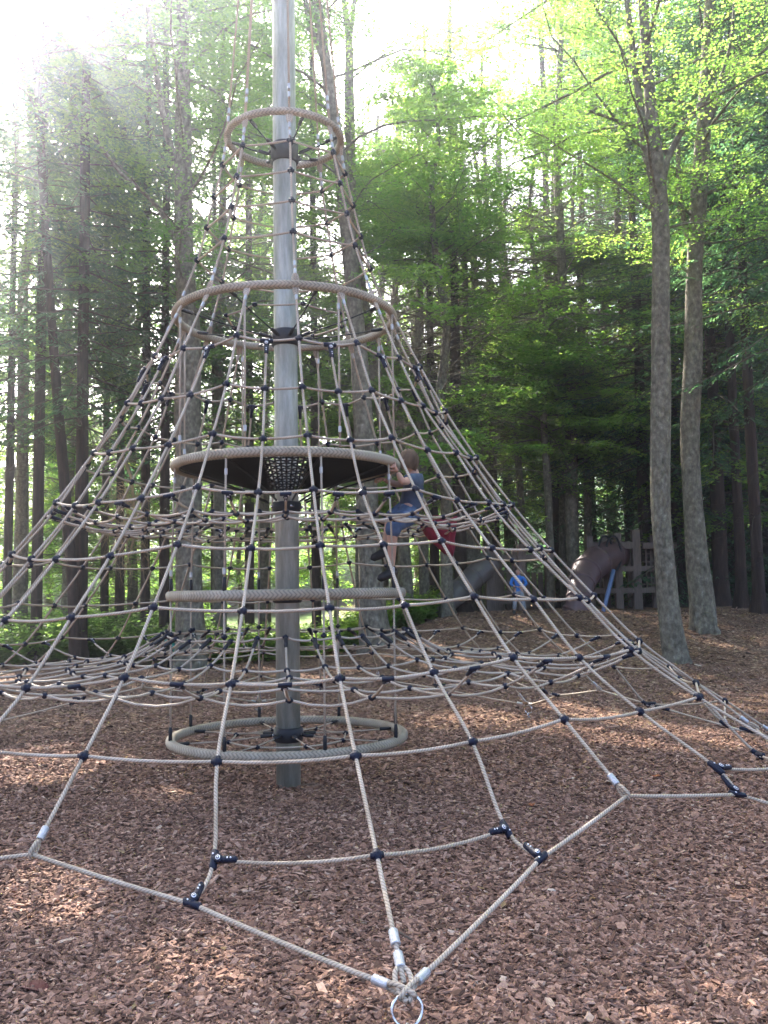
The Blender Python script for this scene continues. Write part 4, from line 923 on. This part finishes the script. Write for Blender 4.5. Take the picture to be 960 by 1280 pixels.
def litter():
    rng = np.random.default_rng(17); pos = []; n = 520
    d_ = np.sqrt(rng.uniform(2.5**2, 16**2, n)); u = rng.uniform(-.55, .55, n)
    x = d_*math.sin(YAW)+u*d_*math.cos(YAW); y = -CAMD+d_*math.cos(YAW)-u*d_*math.sin(YAW)
    P = np.stack([x, y, np.array([ground(a_, b_)+.014 for a_, b_ in zip(x, y)])], 1)
    th = rng.uniform(0, 6.28, n); A = unit(np.stack([np.cos(th), np.sin(th), rng.normal(.05, .2, n)], 1)); Nn = unit(np.array([0, 0, 1.])+rng.normal(0, .3, (n, 3)))
    tag(link('leaf_litter', leaf_mesh('leaf_litter', P, A, Nn, rng.uniform(.025, .055, n), .3, rng.random(n), M['dry'], .1)), kind='stuff')
    b = MB(); R = random.Random(5)
    for i in range(150):
        k = R.randrange(n); o = Vector(P[k])+Vector((R.uniform(-.4, .4), R.uniform(-.4, .4), 0)); o.z = ground(o.x, o.y)+.012
        a_ = R.uniform(0, 6.28); L = R.uniform(.05, .22); v = Vector((math.cos(a_)*L, math.sin(a_)*L, 0)); e_ = o+v; e_.z = ground(e_.x, e_.y)+.016
        b.tube([o, o.lerp(e_, .5)+Vector((R.gauss(0, .01), R.gauss(0, .01), .008)), e_], [.0025, .003, .0015], 4, cap=False)
    tag(b.build('small_twigs', M['dry_twig_ground']), kind='stuff')
M['dry_twig_ground'] = mat('ground_twig', (.24, .16, .11), .9)
litter()
# ------------------------------------------------------------------ play equipment behind
def play_tower():
    d = 22.5; g = base(640, d)
    e = empty('play_tower', 'weathered timber play tower with a ladder behind the net', 'play tower', g)
    def post(px, w_, top, dd=0):
        p = base(px, d+dd); b = MB(); t = at(px, top, d+dd).z; r = w_/2/FPX*d
        b.box((p.x-g.x, p.y-g.y, (t+p.z)/2-g.z), (2*r, 2*r, t-p.z+.3), 0, taper=.97); b.build('post', M['wood'], e, smooth=False)
    post(614, 10, 690); post(622, 5, 694, .3); post(645, 5, 694, .3); post(654, 9, 688); post(688, 9, 694, 1.4); post(626, 8, 696, 1.6)
    for py in (701, 714, 727, 740, 753, 764):
        a = at(622, py, d+.3)-g; c = at(645, py, d+.3)-g; b = MB(); m_ = (a+c)/2; b.box(m_, ((c-a).length, .12, .045), 0, Matrix.Rotation(-YAW, 3, 'Z')); b.build('rung', M['wood'], e, smooth=False)
    for py, h in ((697, .14),):
        a = at(612, py, d+.1)-g; c = at(690, py, d+.1)-g; b = MB(); b.box((a+c)/2, ((c-a).length, .10, h), 0, Matrix.Rotation(-YAW, 3, 'Z')); b.build('beam', M['wood'], e, smooth=False)
    for k in range(7):
        a = at(628+k*8, 742, d+1.6)-g; b = MB(); b.box(a, (.12, .05, 1.1), 0, Matrix.Rotation(-YAW, 3, 'Z')); b.build('plank', M['wood'], e, smooth=False)
    return e
play_tower()
def tube_slide(name, label, L, mt, parts_extra=None, ringm=None):
    P = [at(px, py, dd) for px, py, w_, dd in L]; R_s = [w_/2/FPX*dd for px, py, w_, dd in L]
    o = P[0].copy(); o.z = ground(o.x, o.y); P = [p-o for p in P]
    e = empty(name, label, 'slide', o)
    q = catmull(P, 5); r = []
    for i in range(len(q)):
        x = i/5; j = min(int(x), len(R_s)-2); r.append(R_s[j]+(R_s[j+1]-R_s[j])*(x-j))
    # shell with thickness, open at both ends
    b = MB(); n = 24
    b.tube(q, r, n, cap=False); b.tube(q, [k*.93 for k in r], n, cap=False)
    N_ = len(q); a0 = 0; b0 = N_*n
    for end in (0, N_-1):
        for k in range(n):
            k2 = (k+1) % n; b.f.append((a0+end*n+k, a0+end*n+k2, b0+end*n+k2, b0+end*n+k)); b.m.append(0); b.uv.append([(0, 0)]*4)
    e0 = b.build('tube', mt, e)
    for i in range(3, len(q)-2, 4):
        b = MB(); t = (q[i+1]-q[i]).normalized()*.03; b.tube([q[i]-t, q[i]+t], r[i]*1.06, n); b.build('joint_flange', mt, e0)
    for px, py, dd in (parts_extra or []):
        p = at(px, py, dd)-o; gz = ground(p.x+o.x, p.y+o.y)-o.z; b = MB(); b.tube([p, Vector((p.x, p.y, gz-.1))], .04, 8); b.build('support', M['wood'], e)
    return e
tube_slide('tube_slide', 'grey tube slide running down to the left from the timber tower', [(536, 782, 26, 21.5), (550, 760, 27, 21.6), (572, 741, 28, 21.8), (592, 722, 29, 22), (612, 702, 30, 22.3)], M['slideg'], [(566, 755, 21.8)])
tube_slide('tube_slide', 'wide brown tube slide with a flared mouth beside the timber frame', [(716, 772, 34, 21), (722, 757, 30, 21), (726, 735, 31, 21.3), (733, 715, 37, 21.8), (750, 700, 39, 22.3), (772, 691, 35, 22.9)], M['slide'], [(725, 750, 21.2)])
def play_frame():
    d = 22.6; g = base(780, d)
    e = empty('timber_frame', 'dark timber post and beam play frame next to the brown slide', 'play frame', g)
    rot = Matrix.Rotation(-YAW, 3, 'Z')
    for px, w_, top, bot, dd in ((741, 8, 678, 0, 0), (760, 9, 676, 0, .5), (776, 9, 674, 0, 0), (799, 10, 670, 0, 0), (822, 8, 676, 0, .3), (790, 6, 684, 0, 1.2), (755, 6, 684, 0, 1.4)):
        p = base(px, d+dd); t = at(px, top, d+dd).z; r = w_/2/FPX*d; b = MB(); b.box((p.x-g.x, p.y-g.y, (t+p.z)/2-g.z), (2*r, 2*r, t-p.z+.3), 0, rot, taper=.96); b.build('post', M['wood'], e, smooth=False)
    for py, x0, x1, h in ((682, 741, 799, .17), (682, 803, 845, .15), (711, 741, 845, .13), (738, 741, 845, .13)):
        a = at(x0, py, d-.02)-g; c = at(x1, py, d-.02)-g; b = MB(); b.box((a+c)/2, ((c-a).length, .13, h), 0, rot); b.build('beam', M['wood'], e, smooth=False)
    for k in range(6):
        a = at(808+k*6, 711, d+.12)-g; b = MB(); b.box(a, (.035, .035, 1.1), 0, rot); b.build('lattice_bar', M['wood'], e, smooth=False)
    for py in (692, 702, 722, 730):
        a = at(803, py, d+.16)-g; c = at(842, py, d+.16)-g; b = MB(); b.box((a+c)/2, ((c-a).length, .03, .035), 0, rot); b.build('lattice_bar', M['wood'], e, smooth=False)
    for px, R1 in ((757, .5), (767, .5)):
        c = at(px, 692, d-.35)-g; b = MB(); b.tube([c+Vector((.22*math.cos(t), .1*math.cos(t), .42*math.sin(t))) for t in [k*math.pi/12 for k in range(24)]], .025, 6, closed=True); b.build('hoop', M['black'], e)
    return e
play_frame()
a = at(767, 713, 21.9); c = at(753, 767, 21.3); c.z = ground(c.x, c.y)-.05
b = MB(); o_ = c.copy(); b.tube([c-o_, a-o_], .05, 12); o = b.build('slanting_pole', M['bluepole']); o.location = o_
tag(o, 'blue-grey slanting metal pole leaning against the timber frame', 'pole')
# ------------------------------------------------------------------ red bag hanging in the web
def red_bag():
    c = at(550, 664, 7.6)
    m_ = noisy('red_fabric', [(.3, (.11, .008, .018)), (.7, (.24, .02, .04))], 9, .85, 0, .5, 26)
    b = MB(); n = 40; V = []; lv = 18
    for i in range(lv):
        t = i/(lv-1); z = .105-.29*t
        r = (.135+.01*math.sin(t*7))*(1-t**2.6*.72)
        for k in range(n):
            th = 2*math.pi*k/n; f = 1+.13*math.sin(th*5+t*3)+.08*math.sin(th*9-t*6)*(.4+t)+.04*math.sin(th*14+t*11)
            V.append((math.cos(th)*r*f+.045*t*t-.02*math.sin(t*4), math.sin(th)*r*f*.62, z+.022*math.sin(th*3+.8)*(1-t)-.03*t*math.cos(th-.6)))
    F = [(i*n+k, i*n+(k+1) % n, (i+1)*n+(k+1) % n, (i+1)*n+k) for i in range(lv-1) for k in range(n)]
    V.append((.05, 0, -.195)); F += [((lv-1)*n+k, (lv-1)*n+(k+1) % n, len(V)-1) for k in range(n)]
    V.append((0, 0, .07)); F += [(k, len(V)-1, (k+1) % n) for k in range(n)]
    b.add(V, F)
    o = b.build('red_bag', m_); o.location = c; tag(o, 'dark red crumpled cloth bag sagging under the upper rope web', 'bag')
red_bag()
# ------------------------------------------------------------------ people
def skinned(name, V, E, Rd, mt, parent, sub=2, root=0):
    me = bpy.data.meshes.new(name+'_cage'); me.from_pydata([tuple(v) for v in V], E, [])
    o = bpy.data.objects.new(name+'_cage', me); COL.objects.link(o)
    o.modifiers.new('skin', 'SKIN'); o.modifiers.new('sub', 'SUBSURF').levels = sub
    sv = me.skin_vertices[0].data
    for i, r in enumerate(Rd):
        sv[i].radius = r if hasattr(r, '__len__') else (r, r); sv[i].use_root = (i == root)
    dg = bpy.context.evaluated_depsgraph_get(); ev = o.evaluated_get(dg)
    m2 = bpy.data.meshes.new_from_object(ev); m2.name = name
    bpy.data.objects.remove(o); bpy.data.meshes.remove(me)
    m2.materials.clear(); m2.materials.append(mt)
    m2.polygons.foreach_set('use_smooth', [True]*len(m2.polygons))
    return link(name, m2, parent)
def chainmesh(name, chains, mt, parent, sub=2):
    """chains: list of [(point, radius)...]; chains whose first point equals an earlier one are joined"""
    V = []; Rd = []; E = []
    for ch in chains:
        prev = None
        for p, r in ch:
            idx = next((i for i, q in enumerate(V) if (Vector(q)-Vector(p)).length < 1e-4), None)
            if idx is None: V.append(tuple(p)); Rd.append(r); idx = len(V)-1
            if prev is not None and prev != idx: E.append((prev, idx))
            prev = idx
    return skinned(name, V, E, Rd, mt, parent, sub)
SKIN = noisy('skin', [(.3, (.42, .24, .17)), (.7, (.50, .30, .22))], 12, .6, 0, .05, 60)
def head(e, c, fwd, up, r, hair_mt, hairlen=1.0):
    """a head with a face, ears and a shell of hair; c centre, r half height"""
    f = fwd.normalized(); s = up.cross(f).normalized(); u = f.cross(s)
    def W(x, y, z): return c+s*(x*r)+f*(y*r)+u*(z*r)
    b = MB(); n = 20; V = []; lv = 16
    def hp(t, th, infl=0.0):
        z = math.cos(t); rr = math.sin(t)
        wx = .76*(1-.22*max(0, -z)**1.5); wy = .86*(1-.12*max(0, -z))
        x = math.sin(th)*rr*wx; y = math.cos(th)*rr*wy
        cy_ = math.cos(th)
        if cy_ > .3:
            k = (cy_-.3)/.7; sx = abs(math.sin(th))
            if -.35 < z < .1: y += .17*max(0, 1-sx*4.2)*max(0, 1-abs(z+.22)/.24)      # nose
            if .0 < z < .2: y -= .06*max(0, 1-abs(sx-.33)*5)                              # eye sockets
            if -.56 < z < -.42: y += .035*max(0, 1-sx*2.5)                                # lips
            if z < -.72: y += .10*k                                                      # chin
        k = 1+infl
        return W(x*k, y*k, z*k)
    for i in range(lv+1):
        for k in range(n): V.append(hp(math.pi*i/lv, 2*math.pi*k/n))
    F = [(i*n+k, (i+1)*n+k, (i+1)*n+(k+1) % n, i*n+(k+1) % n) for i in range(lv) for k in range(n)]
    b.add(V, F); 
    for sg in (-1, 1): b.tube([W(sg*.74, -.02, .12), W(sg*.84, -.08, .06), W(sg*.82, -.04, -.10), W(sg*.74, 0, -.2)], [.04*r, .10*r, .09*r, .04*r], 8)
    hd_ = b.build('head', SKIN, e); e = hd_
    for sg in (-1, 1):
        eb = MB(); q = W(sg*.27, .76, .08); eb.tube([q-f*.02*r, q+f*.03*r], [.075*r, .05*r], 10); eb.build('eye', M['black'], e)
    mb = MB(); mb.tube([W(-.2, .72, -.47), W(0, .80, -.48), W(.2, .72, -.47)], .028*r, 6); mb.build('mouth', mat('lips', (.35, .12, .10), .5), e)
    hb = MB(); V = []; R = random.Random(3); rows = 12
    for i in range(rows+1):
        for k in range(28):
            th = 2*math.pi*k/28; back = .5-.5*math.cos(th)
            low = (1.15+.0*back)+(1.05*hairlen)*back**.6
            t = max(.001, min(2.7, low)*i/rows); w_ = .15+.07*math.sin(k*2.1+i*.6)+.05*math.sin(k*5.3+i*.3)*(i/rows)
            V.append(hp(t, th, w_))
    F = [(i*28+k, (i+1)*28+k, (i+1)*28+(k+1) % 28, i*28+(k+1) % 28) for i in range(rows) for k in range(28)]
    hb.add(V, F); hb.build('hair', hair_mt, e)
def hand(e, wrist, d, palm_n, s=.075, curl=.6, nm='hand'):
    """palm and five separate fingers; d = direction of the hand, palm_n = towards the held thing"""
    d = d.normalized(); palm_n = (palm_n-d*palm_n.dot(d)).normalized(); side = d.cross(palm_n)
    pc = wrist+d*s*.45; ch = [[(wrist, s*.20), (pc, (s*.30, s*.17)), (wrist+d*s*.85, (s*.36, s*.14))]]
    root = wrist+d*s*.85
    for k, (off, L) in enumerate(((-.33, .62), (-.11, .74), (.11, .78), (.33, .70))):
        p0 = root+side*(-off*s); c1 = curl*1.1
        p1 = p0+(d*math.cos(c1*.5)+palm_n*math.sin(c1*.5))*s*L*.45
        p2 = p1+(d*math.cos(c1*1.4)+palm_n*math.sin(c1*1.4))*s*L*.32
        p3 = p2+(d*math.cos(c1*2.2)+palm_n*math.sin(c1*2.2))*s*L*.25
        ch.append([(root, (s*.36, s*.14)), (p0, s*.10), (p1, s*.095), (p2, s*.085), (p3, s*.07)])
    t0 = pc+side*s*.28; t1 = t0+(side*.6+d*.55+palm_n*.45)*s*.34; t2 = t1+(d*.6+palm_n*.6)*s*.28
    ch.append([(pc, (s*.30, s*.17)), (t0, s*.11), (t1, s*.10), (t2, s*.08)])
    return chainmesh(nm, ch, SKIN, e, 1)
def shoe(e, ankle, toe_dir, L, mt):
    t = toe_dir.normalized(); up = Vector((0, 0, 1)); t = (t-up*t.dot(up)*.5).normalized(); s = t.cross(up).normalized()
    b = MB(); pts = [ankle-t*L*.28-up*L*.16, ankle-t*L*.2-up*L*.14, ankle-up*L*.10, ankle+t*L*.3-up*L*.19, ankle+t*L*.6-up*L*.24, ankle+t*L*.72-up*L*.26]
    b.tube(pts, [L*.06, L*.17, L*.21, L*.18, L*.15, L*.05], 12)
    b.tube([ankle-up*L*.02, ankle+up*L*.14], [L*.2, L*.17], 12)
    b.build('shoe', mt, e)
def climber():
    hairm = noisy('brown_hair', [(.3, (.06, .034, .018)), (.7, (.16, .095, .05))], 14, .7, 0, .5, 60, stretch=(1, 1, .2))
    shirt = noisy('grey_blue_shirt', [(.35, (.035, .05, .085)), (.65, (.075, .10, .15))], 9, .9, 0, .4, 30)
    jean = noisy('blue_denim', [(.35, (.035, .06, .12)), (.65, (.11, .16, .25))], 12, .9, 0, .4, 60)
    dark = mat('dark_shoe', (.02, .018, .018), .6)
    o = at(505, 735, 7.3); e = empty('person', 'child in grey-blue T-shirt and jeans climbing inside the net beside the woven platform', 'person', o)
    A = lambda px, py, d: at(px, py, d)-o
    pel = A(511, 640, 7.38); waist = A(515, 624, 7.38); chest = A(519, 607, 7.36); nk0 = A(519, 594, 7.34); nk1 = A(515, 587, 7.33); hd = A(511, 577, 7.32)
    sR = A(515, 599, 7.20); eR = A(503, 603, 7.02); wR = A(497, 590, 7.02); 
    sL = A(512, 601, 7.50); eL = A(497, 606, 7.42); wL = A(481, 600, 7.28)
    hR = A(512, 643, 7.28); kR = A(491, 657, 7.08); aR = A(489, 712, 7.14)
    hL = A(510, 642, 7.50); kL = A(489, 646, 7.32); aL = A(481, 686, 7.30)
    # body (skin)
    chainmesh('body', [[(pel, .085), (waist, (.085, .07)), (chest, (.10, .075)), (nk0, .055), (nk1, .036), (hd, .05)],
                       [(chest, (.10, .075)), (sR, .042), (eR, .029), (wR, .021)], [(chest, (.10, .075)), (sL, .042), (eL, .029), (wL, .021)],
                       [(pel, .085), (hR, .07), (kR, .044), (kR.lerp(aR, .35), .042), (aR, .026)], [(pel, .085), (hL, .07), (kL, .044), (kL.lerp(aL, .35), .042), (aL, .026)]], SKIN, e)
    pelT = pel-(waist-pel)*.25
    chainmesh('shirt', [[(pelT, (.128, .112)), (waist, (.112, .092)), (chest, (.125, .098)), (nk0, (.078, .07))], [(chest, (.125, .098)), (sR, .062), (sR.lerp(eR, .62), .052)], [(chest, (.125, .098)), (sL, .062), (sL.lerp(eL, .62), .052)]], shirt, e)
    chainmesh('jeans', [[(pel+(waist-pel)*.45, .098), (pel, .108), (hR, .090), (hR.lerp(kR, .6), .078), (kR, .070), (kR.lerp(aR, .3), .062)], [(pel, .108), (hL, .090), (hL.lerp(kL, .6), .078), (kL, .070), (kL.lerp(aL, .3), .062)]], jean, e)
    hand(e, wR, A(492, 583, 6.99)-wR, A(480, 580, 7.1)-wR, .078, .75); hand(e, wL, A(474, 598, 7.22)-wL, Vector((0, 0, -1)), .078, .8)
    shoe(e, aR, A(474, 724, 7.05)-A(489, 718, 7.14), .2, dark); shoe(e, aL, A(466, 694, 7.22)-aL, .2, dark)
    head(e, hd, (A(490, 579, 7.42)-A(511, 575, 7.32)), Vector((0.03, 0, 1)), .088, hairm, 1.25)
climber()
def bystander():
    d = 19.4; g = base(650, d); o = g.copy()
    e = empty('person', 'child in bright blue jacket and grey trousers standing by the play tower', 'person', o)
    blue = noisy('blue_jacket', [(.35, (.01, .10, .36)), (.65, (.035, .19, .52))], 10, .7, 0, .3, 30)
    grey = noisy('grey_trousers', [(.35, (.16, .18, .20)), (.65, (.27, .29, .31))], 10, .9, 0, .3, 40)
    hairm = mat('dark_hair', (.07, .045, .03), .7); dark = mat('shoe_grey', (.05, .045, .045), .7)
    e.scale = (.78, .78, .78)
    fw = (CP-o); fw.z = 0; fw.normalize(); s = Vector((-fw.y, fw.x, 0)); u = Vector((0, 0, 1)); P = lambda x, y, z: s*x+fw*y+u*z
    pel = P(0, 0, .62); wa = P(0, .0, .76); ch = P(0, 0, .90); n0 = P(0, 0, 1.0); n1 = P(0, .01, 1.05); hd = P(0, .02, 1.15)
    L = {}
    for k in (-1, 1):
        L[k] = (P(.15*k, 0, .97), P(.21*k, .06, .79), P(.10*k, .17, .74), P(.075*k, 0, .6), P(.10*k, .02, .34), P(.14*k if k > 0 else -.13, -.01, .08))
    chainmesh('body', [[(pel, .075), (wa, .08), (ch, (.10, .075)), (n0, .05), (n1, .036), (hd, .05)]]+
              [[(ch, (.10, .075)), (L[k][0], .04), (L[k][1], .03), (L[k][2], .022)] for k in (-1, 1)]+[[(pel, .075), (L[k][3], .065), (L[k][4], .045), (L[k][5], .03)] for k in (-1, 1)], SKIN, e)
    chainmesh('jacket', [[(P(0, 0, .53), (.115, .092)), (P(0, 0, .64), (.112, .09)), (wa, (.105, .085)), (ch, (.125, .09)), (n0, (.075, .065)), (n1, .048)]]+[[(ch, (.125, .09)), (L[k][0], .055), (L[k][1], .044), (L[k][1].lerp(L[k][2], .85), .036)] for k in (-1, 1)], blue, e)
    chainmesh('trousers', [[(P(0, 0, .66), .10), (pel, .105)]]+[[(pel, .105), (L[k][3], .085), (L[k][4], .065), (L[k][5]+u*.03, .058)] for k in (-1, 1)], grey, e)
    for k in (-1, 1):
        hand(e, L[k][2], P(-.06*k, .03, 0.0), -u, .075, .7); shoe(e, L[k][5], fw+s*.2*k, .19, dark)
    head(e, hd, fw, u, .105, hairm, .9)
bystander()
def croucher():
    o = base(203, 18.6); e = empty('person', 'small person in dark clothes and teal scarf crouching by the pale beech', 'person', o)
    dk = mat('dark_clothes', (.012, .012, .016), .9); teal = mat('teal_cloth', (.01, .22, .17), .8); hairm = mat('black_hair', (.012, .01, .01), .8)
    fw = Vector((.8, -.6, 0)).normalized(); s = Vector((-fw.y, fw.x, 0)); u = Vector((0, 0, 1)); P = lambda x, y, z: s*x+fw*y+u*z
    pel = P(0, -.12, .22); ch = P(0, .06, .48); n0 = P(0, .10, .57); hd = P(0, .15, .68)
    lg = {k: (P(.09*k, -.08, .24), P(.13*k, .24, .40), P(.11*k, .08, .08)) for k in (-1, 1)}; ar = {k: (P(.14*k, .08, .53), P(.17*k, .22, .38), P(.06*k, .34, .34)) for k in (-1, 1)}
    chainmesh('body', [[(pel, .09), (ch, .09), (n0, .05), (hd, .05)]]+[[(ch, .09), (ar[k][0], .04), (ar[k][1], .03), (ar[k][2], .022)] for k in (-1, 1)]+[[(pel, .09), (lg[k][0], .07), (lg[k][1], .05), (lg[k][2], .03)] for k in (-1, 1)], SKIN, e)
    chainmesh('clothes', [[(pel, .12), (ch, .125), (n0, .07)]]+[[(ch, .125), (ar[k][0], .06), (ar[k][1], .05), (ar[k][1].lerp(ar[k][2], .8), .04)] for k in (-1, 1)]+[[(pel, .12), (lg[k][0], .09), (lg[k][1], .07), (lg[k][2], .05)] for k in (-1, 1)], dk, e)
    b = MB(); q = [n0+P(.09*math.sin(t), .08*math.cos(t), -.01) for t in [k*math.pi/8 for k in range(16)]]; b.tube(q, .035, 8, closed=True)
    b.tube([n0+P(.02, .10, 0), n0+P(.05, .17, -.12), n0+P(.05, .2, -.27), n0+P(.05, .2, -.42)], [.035, .045, .045, .03], 8); b.build('scarf', teal, e)
    for k in (-1, 1): hand(e, ar[k][2], P(-.02*k, .08, -.02), -u, .075, .7); shoe(e, lg[k][2], fw, .18, dk)
    head(e, hd, fw, u, .10, hairm, 1)
croucher()
# ------------------------------------------------------------------ small things on the mulch
LEAFM = mat('fallen_leaf', (.30, .09, .035), .7)
for i, (px, py, lb, sz) in enumerate([(822, 974, 'orange fallen leaf lying on the chips under the right of the net', .05), (665, 1010, 'small tan fallen leaf between the rope corners', .04), (42, 1243, 'dark red curled leaf on the chips at the bottom left', .07)]):
    p = on_ground(px, py); b = MB(); V = []; n = 12
    for k in range(n):
        t = 2*math.pi*k/n; r = sz*(.75+.25*math.cos(t*5)) if i == 0 else sz*(1 if k % 2 else .9)
        V.append((math.cos(t)*r, math.sin(t)*r*.6, .004+.25*r*abs(math.sin(t))))
    V2 = [(x, y, z-.002) for x, y, z in V]; V.append((0, 0, .002)); V2.append((0, 0, .0))
    F = [(k, (k+1) % n, n) for k in range(n)]+[(n+1+(k+1) % n, n+1+k, 2*n+1) for k in range(n)]+[(k, n+1+k, n+1+(k+1) % n, (k+1) % n) for k in range(n)]
    b.add(V+V2, F); o = b.build('fallen_leaf', LEAFM if i != 2 else mat('dark_leaf_red', (.10, .03, .025), .6)); o.location = p+Vector((0, 0, .018)); o.rotation_euler = (0, 0, i*1.3)
    tag(o, lb, 'leaf')
for i, (x0, y0, x1, y1, lb) in enumerate([(483, 1166, 519, 1183, 'thin brown stick by the two ferrules of the front rope'), (668, 862, 672, 880, 'short twig on the chips behind the front rope')]):
    p, q = on_ground(x0, y0), on_ground(x1, y1); b = MB(); b.tube([Vector((0, 0, .02)), (q-p)*.5+Vector((0, 0, .028)), (q-p)+Vector((0, 0, .018))], [.006, .0065, .004], 6)
    o = b.build('stick', M['twig']); o.location = p; tag(o, lb, 'stick')
# ------------------------------------------------------------------ scattering air volume, added to imitate the lens glare at top left
if GLARE_HAZE:
    b = MB(); b.box((0, 200, 14), (1900, 2000, 40)); m_ = bpy.data.materials.new('glare_haze'); m_.use_nodes = True
    for n_ in list(m_.node_tree.nodes): m_.node_tree.nodes.remove(n_)
    out = N(m_, 'ShaderNodeOutputMaterial'); pv = N(m_, 'ShaderNodeVolumePrincipled'); pv.inputs['Color'].default_value = (.84, .91, 1, 1)
    pv.inputs['Density'].default_value = .0062; pv.inputs['Anisotropy'].default_value = .92; Lk(m_, pv.outputs[0], out.inputs['Volume'])
    o = b.build('glare_haze', m_, smooth=False); tag(o, kind='stuff')
